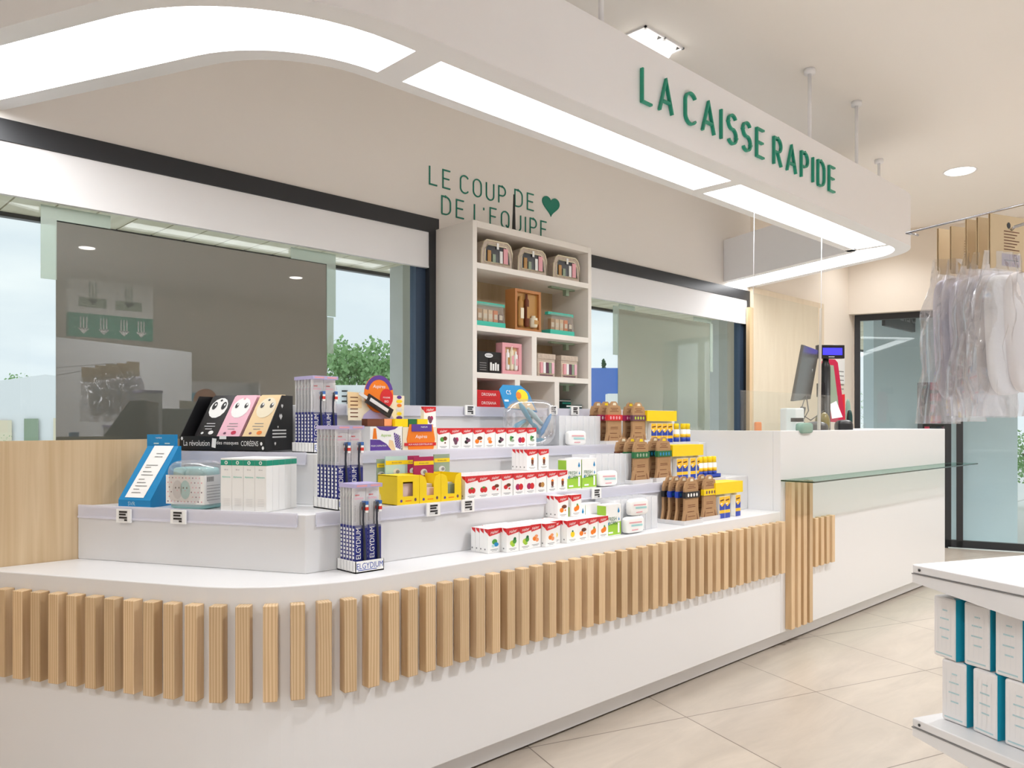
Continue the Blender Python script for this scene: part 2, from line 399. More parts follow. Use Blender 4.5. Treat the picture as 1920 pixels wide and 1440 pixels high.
# ------------------------------------------------------------------ the room
WY = 3.88; ZC = 3.6
XE = 9.29                                   # corner of window wall and glazed end wall
ED = (0.302, -0.953)                        # run of the end wall
def farp(s, d=0.0): return (XE + ED[0] * s + 0.953 * d, WY + ED[1] * s + 0.302 * d)
XL, YB = -5.0, -6.0
far_end = farp((WY - YB) / 0.953)
foot = [(XL, YB), far_end, (XE, WY), (XL, WY)]
struct(MB().prism(foot, -0.1, 0.0, 'tile').obj('floor'))
struct(MB().prism(foot, ZC, ZC + 0.1, 'ceilpaint').obj('ceiling'))
W1 = (-3.2, xat(821, WY)); W2 = (xat(1109, 3.52) + 0.005, xat(1407, WY)); ZT = 2.665; ZS = 0.3
b = MB()
for x0, x1 in ((XL, W1[0]), (W1[1], W2[0]), (W2[1], XE + 0.2)): b.box(x0, x1, WY, WY + 0.25, 0, ZC, 'wallpaint' if x0 < W2[1] else 'wallcream')  # right of the second window the wall tone is warmer and darker
for x0, x1 in (W1, W2):
    b.box(x0, x1, WY, WY + 0.25, ZT, ZC, 'wallpaint'); b.box(x0, x1, WY, WY + 0.25, 0, ZS, 'wallpaint')
struct(b.obj('wall_north'))
b = MB(); b.box(XL - 0.2, XL, YB - 0.2, WY + 0.25, 0, ZC, 'wallpaint'); struct(b.obj('wall_west'))
b = MB()
b.box(XL, far_end[0] + 0.3, YB - 0.2, YB, 0, ZC, 'wallpaint')
struct(b.obj('wall_south'))
b = MB()
def farbox(b, s0, s1, d0, d1, z0, z1, m):
    p = [farp(s0, d0), farp(s1, d0), farp(s1, d1), farp(s0, d1)]
    return b.prism(p, z0, z1, m)
farbox(b, 0.0, 10.4, 0, 0.3, ZT + 0.0, ZC, 'wallcream'); farbox(b, 3.4, 10.4, 0, 0.3, 0, ZT, 'wallcream')
farbox(b, -0.02, 0.055, 0.12, 0.3, 0, ZT, 'wallcream')
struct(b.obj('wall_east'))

def window(n, x0, x1, blind_z):
    fr = MB()
    fr.box(x0, x1, WY - 0.012, WY + 0.10, ZT - 0.092, ZT, 'frame')
    fr.box(x1 - 0.075, x1, WY - 0.012, WY + 0.10, ZS, ZT - 0.092, 'frame')
    fr.box(x0, x0 + 0.05, WY - 0.012, WY + 0.10, ZS, ZT - 0.092, 'frame')
    fr.box(x0, x1, WY - 0.012, WY + 0.10, ZS, ZS + 0.08, 'frame')
    o = struct(fr.obj('window_%d' % n))
    s = MB(); s.box(x1 - 0.15, x1 - 0.075, WY + 0.03, WY + 0.09, ZS + 0.08, ZT - 0.092, 'frame2'); s.obj('sash', o)
    g = MB(); g.box(x0 + 0.05, x1 - 0.15, WY + 0.055, WY + 0.061, ZS + 0.08, ZT - 0.092, 'glass'); g.obj('glass_pane', o)
    bl = MB(); bl.box(x0 + 0.05, x1 - 0.076, WY - 0.004, WY + 0.02, blind_z, ZT - 0.093, 'blind')
    bl.box(x0 + 0.05, x1 - 0.076, WY - 0.006, WY + 0.022, blind_z - 0.012, blind_z, 'blind')
    return bl.obj('roller_blind')
tag(window(1, W1[0], W1[1], 2.362), 'long white roller blind across the top of the wide window left of the bookcase', 'blind')
tag(window(2, W2[0], W2[1], 2.355), 'white roller blind across the top of the window right of the bookcase', 'blind')
# pale wood cladding and its exposed edge right of the second window
b = MB(); xa = xat(1413, WY - 0.05); b.box(xa, xat(1545, WY - 0.05), WY - 0.05, WY - 0.001, 0, 2.70, 'palewood')
struct(b.obj('trim_1'))
b = MB(); b.box(xa - 0.075, xa - 0.002, WY - 0.05, WY - 0.013, 0.0, 2.50, 'slat'); struct(b.obj('trim_2'))

# glazed end wall: entrance door leaves
def enddoor():
    fr = MB(); d0, d1 = 0.10, 0.16
    farbox(fr, 0.058, 0.115, d0, d1, 0, ZT, 'frame'); farbox(fr, 0.115, 3.4, d0, d1, ZT - 0.07, ZT, 'frame')
    farbox(fr, 0.985, 1.055, d0, d1, 0, ZT - 0.07, 'frame'); farbox(fr, 1.105, 1.17, d0, d1, 0, ZT - 0.07, 'frame'); farbox(fr, 2.6, 2.68, d0, d1, 0, ZT - 0.07, 'frame')
    farbox(fr, 0.115, 3.4, d0, d1, 0, 0.08, 'frame')
    o = struct(fr.obj('door_1'))
    g = MB(); farbox(g, 0.115, 3.4, 0.128, 0.134, 0.08, ZT - 0.07, 'glass'); g.obj('glass_pane', o)
enddoor()

# ------------------------------------------------------------------ the hanging light canopy
def ang(u): return u
def lineint(n1, d1, n2, d2):
    det = n1[0] * n2[1] - n1[1] * n2[0]
    return Vector(((d1 * n2[1] - n1[1] * d2) / det, (n1[0] * d2 - d1 * n2[0]) / det))
NL = cw(0.3749, 0.9271)                       # left leg normal
AD = Vector((0.3244, 0.9458)).normalized(); NR = (AD.y, -AD.x)
wo_ = Vector((xat(1408, WY), WY)); DR0 = NR[0] * wo_.x + NR[1] * wo_.y
OFFL = (1.80, 1.885, 2.198, 2.276); OFFF = (2.127, 2.24, 2.475, 2.54); OFFR = (0.0, 0.085, 0.398, 0.476)
RADL = (0.92, 0.81, 0.57, 0.50); RADR = (0.42, 0.34, 0.13, 0.07)
SEAMX = [1.705, 1.82, 3.84, 3.94, 6.02, 6.08]
ZB, ZK = 2.70, 3.085
def fillet(c, din, dout, R, n=12):
    din = din.normalized(); dout = dout.normalized(); phi = math.acos(max(-1, min(1, din.dot(dout))))
    t = R * math.tan(phi / 2); a = c - din * t; bb = c + dout * t
    nn = Vector((-din.y, din.x)); s = 1 if nn.dot(dout) > 0 else -1; ctr = a + nn * s * R
    v0 = a - ctr; out = []
    for i in range(n + 1):
        q = s * phi * i / n; out.append(ctr + Vector((v0.x * math.cos(q) - v0.y * math.sin(q), v0.x * math.sin(q) + v0.y * math.cos(q))))
    return out
def cpath(k):
    c1 = lineint(NL, OFFL[k], (0, 1), OFFF[k]); c2 = lineint((0, 1), OFFF[k], NR, DR0 - OFFR[k])
    s = lineint(NL, OFFL[k], (0, 1), WY - 0.002); e = lineint(NR, DR0 - OFFR[k], (0, 1), WY - 0.002)
    f1 = fillet(c1, c1 - s, c2 - c1, RADL[k]); f2 = fillet(c2, c2 - c1, e - c2, RADR[k], 10)
    xs = [x for x in SEAMX]
    mid = [Vector((x, OFFF[k])) for x in xs]
    m1 = (s * 0.5 + f1[0] * 0.5); pts = [s, m1] + f1 + mid + f2 + [e]
    return pts, 2 + len(f1)
P = [cpath(k)[0] for k in range(4)]; i0 = cpath(0)[1]
can = thing('light_canopy', 'large white canopy ring with glowing underside hanging over the counter from the ceiling', 'ceiling light', (3.6, 3.0, ZB))
def rel(mb): mb.T = Matrix.Translation((-3.6, -3.0, -ZB)); return mb
fr = rel(MB()); n = len(P[0])
def v3(p, z): return (p[0], p[1], z)
for i in range(n - 1):
    a, c = i, i + 1
    fr.quad(v3(P[0][a], ZB), v3(P[0][c], ZB), v3(P[1][c], ZB), v3(P[1][a], ZB), 'canopyframe')
    fr.quad(v3(P[2][a], ZB), v3(P[2][c], ZB), v3(P[3][c], ZB), v3(P[3][a], ZB), 'canopyframe')
    fr.quad(v3(P[0][a], ZK), v3(P[0][c], ZK), v3(P[0][c], ZB), v3(P[0][a], ZB), 'canopy')
    fr.quad(v3(P[3][a], ZK), v3(P[3][c], ZK), v3(P[3][c], ZB), v3(P[3][a], ZB), 'canopy')
    fr.quad(v3(P[0][a], ZK), v3(P[0][c], ZK), v3(P[3][c], ZK), v3(P[3][a], ZK), 'canopy')
    for q in (1, 2):
        fr.quad(v3(P[q][a], ZB), v3(P[q][c], ZB), v3(P[q][c], ZB + 0.02), v3(P[q][a], ZB + 0.02), 'canopyframe')
segs = [(0, i0), (i0 + 1, i0 + 2), (i0 + 3, i0 + 4), (i0 + 5, n - 1)]
for g0 in (i0, i0 + 2, i0 + 4):
    fr.quad(v3(P[1][g0], ZB), v3(P[1][g0 + 1], ZB), v3(P[2][g0 + 1], ZB), v3(P[2][g0], ZB), 'canopyframe')
for (a, c, q) in ((0, 0, 0),):
    for k in (0, n - 1):
        fr.quad(v3(P[0][k], ZB), v3(P[3][k], ZB), v3(P[3][k], ZK), v3(P[0][k], ZK), 'canopy')
fr.obj('canopy_frame', can)
for a, c in segs:
    lp = rel(MB())
    for i in range(a, c): lp.quad(v3(P[1][i], ZB + 0.012), v3(P[1][i + 1], ZB + 0.012), v3(P[2][i + 1], ZB + 0.012), v3(P[2][i], ZB + 0.012), 'panel')
    tag(lp.obj('light_panel', can), 'glowing white diffuser')
for wd, x0, x1 in (('LA', 2.872, 3.105), ('CAISSE', 3.215, 3.968), ('RAPIDE', 4.085, 4.86)):
    stroke_word(rel(MB()).T, can, wd, x0, x1, 2.82, 0.148, 2.110, 2.126, 'green', 0.066, 0.42)
for u, y in ((1127, 2.2), (1518, 2.24), (1606, 2.24), (1648, 2.60), (1357, 3.80)):
    if u == 1357: continue
    x = xat(u, y); t = rel(MB()); t.tube([(x, y, ZK - 0.01), (x, y, ZC - 0.03)], 0.012, 'canopy'); t.tube([(x, y, ZC - 0.03), (x, y, ZC - 0.001)], 0.035, 'canopy', 12); t.obj('hanger_rod', can)

# recessed lamps in the ceiling
def downlight(x, y, lab, grp=None, r=0.12, power=DOWN_W):
    o = thing('downlight', lab, 'ceiling lamp', (x, y, ZC), 0, grp)
    MB().lathe([(r, -0.001), (r + 0.012, -0.006), (r + 0.012, -0.0005)], 'canopy', 24).obj('rim', o)
    MB().lathe([(r - 0.01, -0.0085), (r - 0.008, -0.007)], 'lamp', 24).obj('lamp_face', o)
    l = bpy.data.lights.new('lamp', 'SPOT'); l.energy = power; l.spot_size = math.radians(140); l.spot_blend = 0.8; l.shadow_soft_size = r; l.color = (0.98, 0.985, 1.0)
    lo = bpy.data.objects.new('lamp', l); COL.objects.link(lo); lo.parent = o; lo.location = (0, 0, -0.03)
    return o
dl = aty(1800, 6.93); downlight(dl[0], dl[1], 'round downlight in the ceiling right of the canopy sign, seen above the hanging packs')
downlight(*aty(1668, 8.5), 'round downlight hidden behind the canopy end near the entrance wall', power=45)
k = 0
for x, y in ((-2.5, 1.6), (-2.5, -1.2), (-0.9, -0.2), (0.3, -3.9), (3.1, 0.2), (3.1, -3.0), (6.0, 0.2), (6.0, -3.0), (8.6, -0.6), (8.6, -3.4), (10.3, -1.8)):  # invented positions out of view, added as fill for the room and counter
    downlight(x, y, 'fill downlight added in the shop ceiling behind the viewer, mirrored in the dark film', 'added fill downlights over the shop floor', 0.10)
def twinspot():
    c = aty(1221, 4.596); o = thing('twin_spotlight', 'recessed rectangular twin spotlight in the ceiling above the canopy sign', 'ceiling lamp', (c[0], c[1], ZC), 0.0)
    f = MB(); w2, d2 = 0.19, 0.10
    for x0, x1, y0, y1 in ((-w2, w2, -d2, -d2 + 0.012), (-w2, w2, d2 - 0.012, d2), (-w2, -w2 + 0.012, -d2, d2), (w2 - 0.012, w2, -d2, d2), (-0.006, 0.006, -d2, d2)): f.box(x0, x1, y0, y1, -0.010, -0.0005, 'canopy')
    for sx in (-0.094, 0.094):
        for ax, ay in ((-1, -1), (1, -1), (1, 1), (-1, 1)):
            f.poly([(sx + ax * 0.086, ay * 0.086, -0.002), (sx + ax * 0.045, ay * 0.086, -0.002), (sx + ax * 0.086, ay * 0.045, -0.002)], 'black')
    f.obj('housing', o)
    for sx in (-0.094, 0.094):
        l = MB(); l.lathe([(0.064, -0.002), (0.066, -0.03), (0.055, -0.05), (0.03, -0.056)], 'lamp', 20, sx, 0.0); l.obj('lamp_head', o)
    return o
twinspot()

# ------------------------------------------------------------------ counter
ZL = 0.845; ZH = 1.338; YF = 2.31; DLF = 2.154; XT = 4.541; XR = 7.547; ZP = 0.10
NLc = cw(0.309, 0.951)
def cornerpts(DL, Y, R, n=16):
    c = lineint(NLc, DL, (0, 1), Y); d = Vector(LD)
    if R <= 0: return [c]
    return fillet(c, -d, Vector((1, 0)), R, n)
def lstart(DL, yb): return lineint(NLc, DL, (0, 1), yb)
YW = 3.45                                    # rear oak board
counter = thing('pharmacy_counter', 'long white sales counter with a rounded corner and a band of oak slats', 'counter', (3, 2.6, 0))
def crel(mb): mb.T = Matrix.Translation((-3, -2.6, 0)); return mb
def plan(DL, Y, R, xr, yb): return [tuple(p) for p in [lstart(DL, yb)] + cornerpts(DL, Y, R)] + [(xr, Y), (xr, yb)]
b = crel(MB()); b.prism(plan(DLF, YF, 0.6, XT, YW - 0.002), ZP, ZL, 'counter'); b.obj('counter_body', counter, 0.004)
b = crel(MB()); b.prism(plan(DLF + 0.055, YF + 0.055, 0.56, XR - 0.06, YW - 0.002), 0.012, ZP, 'counter'); b.prism(plan(DLF + 0.075, YF + 0.07, 0.54, XR - 0.08, YW - 0.004), 0.0, 0.012, 'shadowgap'); b.obj('plinth', counter)  # shadow at the floor put into the dark colour of the lowest strip
b = crel(MB())
b.box(XT, XR, YF, YF + 0.05, ZP, ZH, 'counter'); b.box(XT, XT + 0.045, YF + 0.05, YW, ZL - 0.2, ZH, 'counter'); b.box(XR - 0.045, XR, YF + 0.05, 3.1, ZP, ZH, 'counter')
b.box(XT + 0.045, XR - 0.045, YF + 0.05, 3.1, 1.26, 1.30, 'counter'); b.box(XT + 0.05, XR - 0.1, YF + 0.06, 3.0, ZP, 1.25, 'counter'); b.obj('cash_desk', counter, 0.003)
# slats along the front
path = [lstart(DLF, YW)] + cornerpts(DLF, YF, 0.6) + [Vector((XT - 0.01, YF))]
pitch = 0.0818
sl = crel(MB()); sl.T = None
def slat_mesh(z0, z1, key):
    k = MB(); k.box(-0.0225, 0.0225, -0.042, 0.0, z0, z1, 'slat'); me = k.obj('slat', data_only=True)
    return me
band = slat_mesh(0, 0.312, 'b'); tall = slat_mesh(0, 0.905, 't')
def put_slat(me, x, y, z, rot):
    o = bpy.data.objects.new('slat', me); COL.objects.link(o); o.parent = counter; o.location = (x - 3, y - 2.6, z); o.rotation_euler = (0, 0, rot)
    bv = o.modifiers.new('bevel', 'BEVEL'); bv.width = 0.002; bv.segments = 1
    return o
tot = sum((path[i + 1] - path[i]).length for i in range(len(path) - 1))
d = tot - 0.035; idx = 0
while d > 0.03:
    q = d
    for i in range(len(path) - 1):
        L = (path[i + 1] - path[i]).length
        if q <= L: break
        q -= L
    t = (path[i + 1] - path[i]).normalized(); p = path[i] + t * q
    put_slat(band, p.x, p.y, 0.478, math.atan2(t.y, t.x)); d -= pitch
xs = xat(1484, YF - 0.03)
for i in range(4): put_slat(tall, xs + i * pitch, YF, 0.118, 0)
for i in range(4): put_slat(band, xs + (4 + i) * pitch, YF, 0.462, 0)
b = crel(MB()); b.box(xat(1464, YF), 7.72, 2.10, YF - 0.001, 1.030, 1.038, 'shelfglass')
b.box(xat(1464, YF), 7.72, 2.098, 2.1, 1.030, 1.0385, 'glassedge'); b.box(xat(1464, YF) - 0.002, xat(1464, YF), 2.098, YF - 0.001, 1.030, 1.0385, 'glassedge')
tag(b.obj('glass_shelf', counter), 'green-edged glass shelf')
o = MB(); o.box(-3.0, lstart(2.448, YW).x + 1.7, YW, YW + 0.025, 0.0, 1.316, 'oakpanel')
tag(o.obj('oak_panel'), 'upright light oak board standing behind the left end of the counter', 'panel')

# stepped display on the counter
T1 = (2.448, 2.53, 1.055); T2 = (2.77, 2.83, 1.26); T3 = (3.05, 3.10, 1.465)
steps = thing('stepped_display', 'white three-tier stepped display running around the counter corner', 'display stand', (2, 2.9, ZL))
for i, (DL, Y, Z) in enumerate((T1, T2, T3)):
    pts = [tuple(lstart(DL, YW - 0.002)), tuple(cornerpts(DL, Y, 0)[0]), (XT - 0.002 if i < 2 else xat(1265, 3.10), Y), (XT - 0.002 if i < 2 else xat(1265, 3.10), YW - 0.002)]
    if i == 2: pts = pts[:2] + [(xat(1265, 3.1), Y), (xat(1265, 3.1), YW - 0.002)]
    k = MB(); k.T = Matrix.Translation((-2, -2.9, -ZL)); k.prism(pts, (ZL, T1[2], T2[2])[i] + (0.0 if i else 0.0), Z, 'white'); k.obj('tier', steps, 0.003)
    c = cornerpts(DL, Y, 0)[0]; s = lstart(DL, YW - 0.01)
    def railseg(p, q):
        d = (q - p).normalized(); nn = Vector((d.y, -d.x)); a = p + nn * 0.002; e = q + nn * 0.002
        k = MB(); k.T = Matrix.Translation((-2, -2.9, -ZL)); g = [tuple(a), tuple(e), tuple(e + nn * 0.006), tuple(a + nn * 0.006)]
        if nn.dot(Vector((0, -1))) < 0: pass
        k.prism(g, Z - 0.042, Z + 0.006, 'rail'); k.prism([tuple(p + nn * 0.008), tuple(q + nn * 0.008), tuple(q + nn * 0.011), tuple(p + nn * 0.011)], Z - 0.045, Z - 0.038, 'rail'); tag(k.obj('price_rail', steps), 'clear lilac-tinted price rail')
    if i < 2: railseg(s, c + Vector(LD) * 0.03)
    railseg(c + Vector((0.04, 0)), Vector(((XT - 0.35, XT - 0.1, xat(1262, 3.1))[i] if i else XT - 0.28, Y)))

# electronic price tags clipped on the rails
def tagmesh():
    a = MB(); a.box(-0.034, 0.034, -0.008, 0, -0.026, 0.026, 'paper'); a = a.obj('tag_case', data_only=True)
    s = MB(); s.box(-0.021, 0.021, -0.0088, -0.008, -0.021, 0.021, 'boxgrey')
    for z in (0.012, 0.002, -0.010): s.box(-0.019, 0.019 - (0.006 if z == 0.002 else 0), -0.0094, -0.0088, z, z + 0.007, 'black')
    s.box(0.006, 0.019, -0.0094, -0.0088, -0.019, -0.012, 'black'); s = s.obj('tag_screen', data_only=True)
    return a, s
ta, ts = tagmesh()
def price_tag(u, v, side, tier, lab):
    DL, Y, Z = tier
    if side == 'L': p = lat(u, DL - 0.014); rot = TL
    else: p = (xat(u, Y - 0.014), Y - 0.014); rot = 0
    r = (u - 960) / F; X, Yc = None, None
    q = Vector(p); Yc = q.x * SS + q.y * CC
    z = H - (v - 795) * Yc / F
    o = thing('price_tag', lab, 'price tag', (p[0], p[1], z), rot, 'electronic price tags on the display rails')
    for me, nme in ((ta, 'tag_case'), (ts, 'tag_screen')):
        c = bpy.data.objects.new(nme, me); COL.objects.link(c); c.parent = o
for a in ((234, 967, 'L', T1, 'white electronic price tag under the bright blue leaflet stand'),
          (336, 969, 'L', T1, 'white electronic price tag under the wrapped teal cloths'),
          (662, 768, 'R', T3, 'white electronic price tag on the top rail left of the orange round display'),
          (811, 955, 'R', T1, 'white electronic price tag under the yellow sachet boxes'),
          (876, 948, 'R', T1, 'white electronic price tag under the first sweet box of the middle row'),
          (880, 769, 'R', T3, 'white electronic price tag on the top rail above the sweet boxes'),
          (1036, 769, 'R', T3, 'white electronic price tag on the top rail beside the clear bag'),
          (1077, 770, 'R', T3, 'white electronic price tag on the top rail above the tissue packs'),
          (1117, 925, 'R', T1, 'white electronic price tag under the green and white cartons')):
    price_tag(*a)

# ------------------------------------------------------------------ bookcase on the window wall and the wall lettering
BX0, BX1, BY = xat(886.5, 3.52), xat(1109, 3.52), 3.52
BZ = 2.595
case = thing('wall_bookcase', 'tall off-white shelving unit with divided compartments standing between the two windows', 'bookcase', (BX0, BY, 0))
b = MB(); BW = BX1 - BX0; BD = WY - 0.003 - BY
b.box(0, 0.034, 0, BD, 0, BZ, 'casewood'); b.box(BW - 0.034, BW, 0, BD, 0, BZ, 'casewood'); b.box(0.034, BW - 0.034, 0, BD, BZ - 0.04, BZ, 'casewood')
b.obj('case_frame', case, 0.002)
b = MB(); b.box(0.034, BW - 0.034, BD - 0.02, BD, 0, BZ - 0.04, 'caseback'); b.obj('back_board', case)
SH = (2.345, 1.972, 1.69)
for z in SH + (1.43, 1.1, 0.75, 0.4, 0.06):
    b = MB(); b.box(0.034, BW - 0.034, 0.0, BD - 0.02, z - 0.034, z, 'casewood'); b.obj('shelf_board', case)
def divider(u, z0, z1):
    x = xat(u, 3.52) - BX0; b = MB(); b.box(x - 0.022, x + 0.022, 0.001, BD - 0.02, z0, z1, 'casewood'); b.obj('divider', case)
divider(1002, 1.69, 1.938); divider(970.5, 1.43, 1.656); divider(1044.5, 1.43, 1.656)
for z in (1.938, 1.656, 2.311):
    if z > 2: pass
    b = MB(); b.box(BW - 0.30, BW - 0.06, 0.10, 0.13, z - 0.012, z - 0.001, 'sage'); b.box(BW - 0.15, BW - 0.12, 0.10, 0.13, z - 0.05, z - 0.012, 'sage'); b.obj('shelf_bracket', case)

let = thing('wall_lettering', 'green wall lettering LE COUP DE heart DE L EQUIPE above the bookcase', 'lettering', (0, 0, 0))
def wword(word, u0, u1, z, h, nm='lettering'):
    stroke_word(None, let, word, xat(u0, WY), xat(u1, WY), z, h, WY - 0.006, WY - 0.0005, 'wallgreen', 0.075, 0.38)
wword('LE', 805, 843.5, 2.875, 0.112); wword('COUP', 863, 947, 2.875, 0.112); wword('DE', 965, 1000, 2.882, 0.112)
wword('DE', 828, 869, 2.708, 0.112); wword('L', 889, 903, 2.708, 0.112)
wword('EQUIPE', 918.5, 1024, 2.712, 0.112)
stroke_word(None, let, "'", xat(906.5, WY), xat(907.5, WY), 2.70, 0.112, WY - 0.006, WY - 0.0005, 'wallgreen', 0.075)
hx0, hx1, hz0, hz1 = xat(1016, WY), xat(1048, WY), 2.872, 3.012
hp = []
for i in range(40):
    a = 2 * math.pi * i / 40; hp.append((16 * math.sin(a) ** 3, 13 * math.cos(a) - 5 * math.cos(2 * a) - 2 * math.cos(3 * a) - math.cos(4 * a)))
hp = [((hx0 + hx1) / 2 + p[0] / 32 * (hx1 - hx0), hz0 + (p[1] + 17) / 29 * (hz1 - hz0)) for p in hp]
t = MB(); t.fprism(hp, WY - 0.008, WY - 0.0005, 'wallgreen'); t.obj('heart', let)
b = MB(); xx = xat(963.5, 3.6); b.fprism([(xx - 0.012, BZ + 0.001), (xx + 0.012, BZ + 0.001), (xx + 0.004, BZ + 0.25), (xx, BZ + 0.25)], 3.595, 3.605, 'black')
tag(b.obj('antenna'), 'thin black tapering rod standing on top of the bookcase', 'antenna')

def inpx(u, z, y=BY + 0.04): return (xat(u, y), y, z)
# pouches with clear windows, top shelf
def vanity():
    o = thing('cosmetic_pouch', '', 'pouch'); w_, h_, d_ = 0.255, 0.165, 0.10
    out = [(0.0, 0.0), (w_, 0.0), (w_ - 0.004, h_ * 0.65), (w_ - 0.02, h_ * 0.9), (w_ - 0.045, h_), (0.045, h_), (0.02, h_ * 0.9), (0.004, h_ * 0.65)]
    MB().fprism(out, 0.006, d_, 'floral').obj('pouch_body', o, 0.006)
    f = MB()
    inn = [(0.028, 0.03), (w_ - 0.028, 0.03), (w_ - 0.032, h_ * 0.66), (w_ - 0.055, h_ - 0.028), (0.055, h_ - 0.028), (0.032, h_ * 0.66)]
    f.front(inn, 0.0045, 'monitor'); f.obj('dark_window', o)
    r = MB()
    for ring in (out, inn):
        pts = [(p[0], 0.004, p[1]) for p in ring] + [(ring[0][0], 0.004, ring[0][1])]; r.tube(pts, 0.0045, 'cream', 6)
    r.obj('piping', o)
    for i, (x, c, hh, ww) in enumerate(((0.062, 'gold', 0.07, 0.013), (0.10, 'sage', 0.05, 0.012), (0.158, 'paper', 0.075, 0.011), (0.195, 'pinkl', 0.095, 0.017))):
        k = MB(); k.box(x - ww, x + ww, -0.001, 0.0044, 0.032, 0.032 + hh, c); k.obj('bottle', o)
    k = MB(); k.box(w_ / 2 - 0.008, w_ / 2 + 0.008, -0.004, 0.0, h_ - 0.05, h_ - 0.012, 'paper'); k.obj('zip_tag', o)
    return o
v0 = vanity(); labs = ['leftmost of the three beige patterned pouches on the top shelf of the bookcase', 'middle one of the three beige patterned pouches on the top bookcase shelf', 'rightmost of the three beige patterned pouches on the top shelf of the bookcase']
for i, u in enumerate((903, 972, 1038)):
    o = v0 if i == 0 else copy_tree(v0)
    place(o, inpx(u, SH[0], BY + 0.05), -0.05); tag(o, labs[i], 'pouch', 'patterned pouches on the top shelf')
# teal pouches
def tealbag():
    o = thing('toiletry_bag', '', 'toiletry bag'); w_, h_, d_ = 0.24, 0.155, 0.08
    MB().box(0, w_, 0, d_, 0, 0.035, 'teal2').obj('base', o)
    MB().fprism([(0.004, 0.035), (w_ - 0.004, 0.035), (w_ - 0.02, h_ - 0.012), (0.012, h_ - 0.012)], 0.002, d_ - 0.01, 'bag').obj('clear_body', o)
    MB().box(0.0, w_ + 0.012, 0.02, 0.05, h_ - 0.018, h_, 'teal2').obj('zip', o)
    for i, c in enumerate(('gold', 'sand', 'sand', 'orange', 'brown')):
        x = 0.022 + i * 0.044; k = MB(); k.box(x, x + 0.034, 0.015, 0.045, 0.037, 0.11 - 0.02 * (i == 4), c); k.box(x + 0.004, x + 0.03, 0.014, 0.0149, 0.055, 0.085, 'cream'); k.obj('tube', o)
    return o
tb = tealbag(); place(tb, inpx(894, SH[1]), 0); tag(tb, 'clear and turquoise toiletry bag left of the gold framed gift box', 'toiletry bag', 'turquoise toiletry bags')
t2 = copy_tree(tb); place(t2, inpx(1032, SH[1]), 0); tag(t2, 'clear and turquoise toiletry bag right of the gold framed gift box', 'toiletry bag', 'turquoise toiletry bags')
def giftbox(name, lab, w_, h_, d_, fm, im, items, fwid=0.018):
    o = thing(name, lab, 'gift box')
    b = MB(); b.box(0, w_, 0.02, d_, 0, h_, fm)
    for x0, x1, z0, z1 in ((0, w_, 0, fwid), (0, w_, h_ - fwid, h_), (0, fwid, fwid, h_ - fwid), (w_ - fwid, w_, fwid, h_ - fwid)): b.box(x0, x1, 0, 0.02, z0, z1, fm)
    b.front([(fwid, fwid), (w_ - fwid, fwid), (w_ - fwid, h_ - fwid), (fwid, h_ - fwid)], 0.0195, im); b.obj('frame_box', o)
    for (x, z, ww, hh, c, c2) in items:
        k = MB(); k.lathe([(ww * 0.8, z), (ww, z + 0.01), (ww, z + hh * 0.8), (ww * 0.5, z + hh * 0.86), (ww * 0.5, z + hh)], c, 12, x, 0.015 if False else 0.006, True)
        k.box(x - ww * 0.7, x + ww * 0.7, 0.006 - ww - 0.0006, 0.006 - ww, z + hh * 0.25, z + hh * 0.6, c2); k.obj('bottle', o)
    return o
g = giftbox('gift_box', 'tall copper framed gift box with golden bottles, middle of the second shelf', 0.235, 0.265, 0.09, 'goldbox', 'gold', [(0.05, 0.03, 0.02, 0.19, 'gold', 'cream'), (0.108, 0.03, 0.016, 0.21, 'brown', 'gold'), (0.17, 0.03, 0.028, 0.075, 'cream', 'gold')])
place(g, inpx(966, SH[1], BY + 0.03), 0)
g = giftbox('gift_box', 'pink framed gift box with pale tubes on the third shelf left of the divider', 0.17, 0.20, 0.06, 'pinkl', 'sand', [(0.05, 0.03, 0.013, 0.13, 'paper', 'gold'), (0.085, 0.03, 0.014, 0.15, 'cream', 'pinkl'), (0.122, 0.03, 0.013, 0.12, 'paper', 'pinkl')], 0.026)
place(g, inpx(942, SH[2], BY + 0.05), 0)
o = thing('gift_box', 'black gift box with silver print on the third shelf beside the pink framed box', 'gift box', inpx(896, SH[2], BY + 0.06))
k = MB(); k.box(0, 0.20, 0, 0.08, 0, 0.135, 'black'); k.box(0.09, 0.185, -0.003, 0, 0.012, 0.095, 'monitor')
for i in range(4): k.box(0.098 + i * 0.02, 0.112 + i * 0.02, -0.0045, -0.003, 0.02, 0.07 - 0.008 * (i % 2), 'paper')
k.disc(0.09, 0.112, 0.035, 0.014, -0.0008, 'shelfwhite'); k.text('ROGER', 0.09, 0.112, 0.010, 'black', -0.0012, 0.05)
for i in range(4): k.box(0.015, 0.07, -0.001, 0, 0.02 + 0.014 * i, 0.024 + 0.014 * i, 'greytext')
k.obj('carton', o)
def floralset(lab, u, tilt=0.0):
    o = thing('gift_box', lab, 'gift box', inpx(u, SH[2], BY + 0.05))
    MB().box(0, 0.165, 0, 0.07, 0, 0.15, 'floral').obj('carton', o)
    f = MB(); f.box(0.012, 0.153, -0.001, 0, 0.02, 0.10, 'cream'); f.box(0.02, 0.145, -0.0015, -0.001, 0.008, 0.014, 'mauve'); f.obj('window_card', o)
    for i, c in enumerate(('pinkl', 'paper', 'mauve', 'sage', 'pinkp')):
        k = MB(); k.box(0.017 + i * 0.027, 0.039 + i * 0.027, -0.012, -0.001, 0.024, 0.095, c); k.obj('tube', o)
    k = MB(); k.box(-0.002, 0.167, -0.004, 0.072, 0.118, 0.152, 'floral'); k.obj('lid', o)
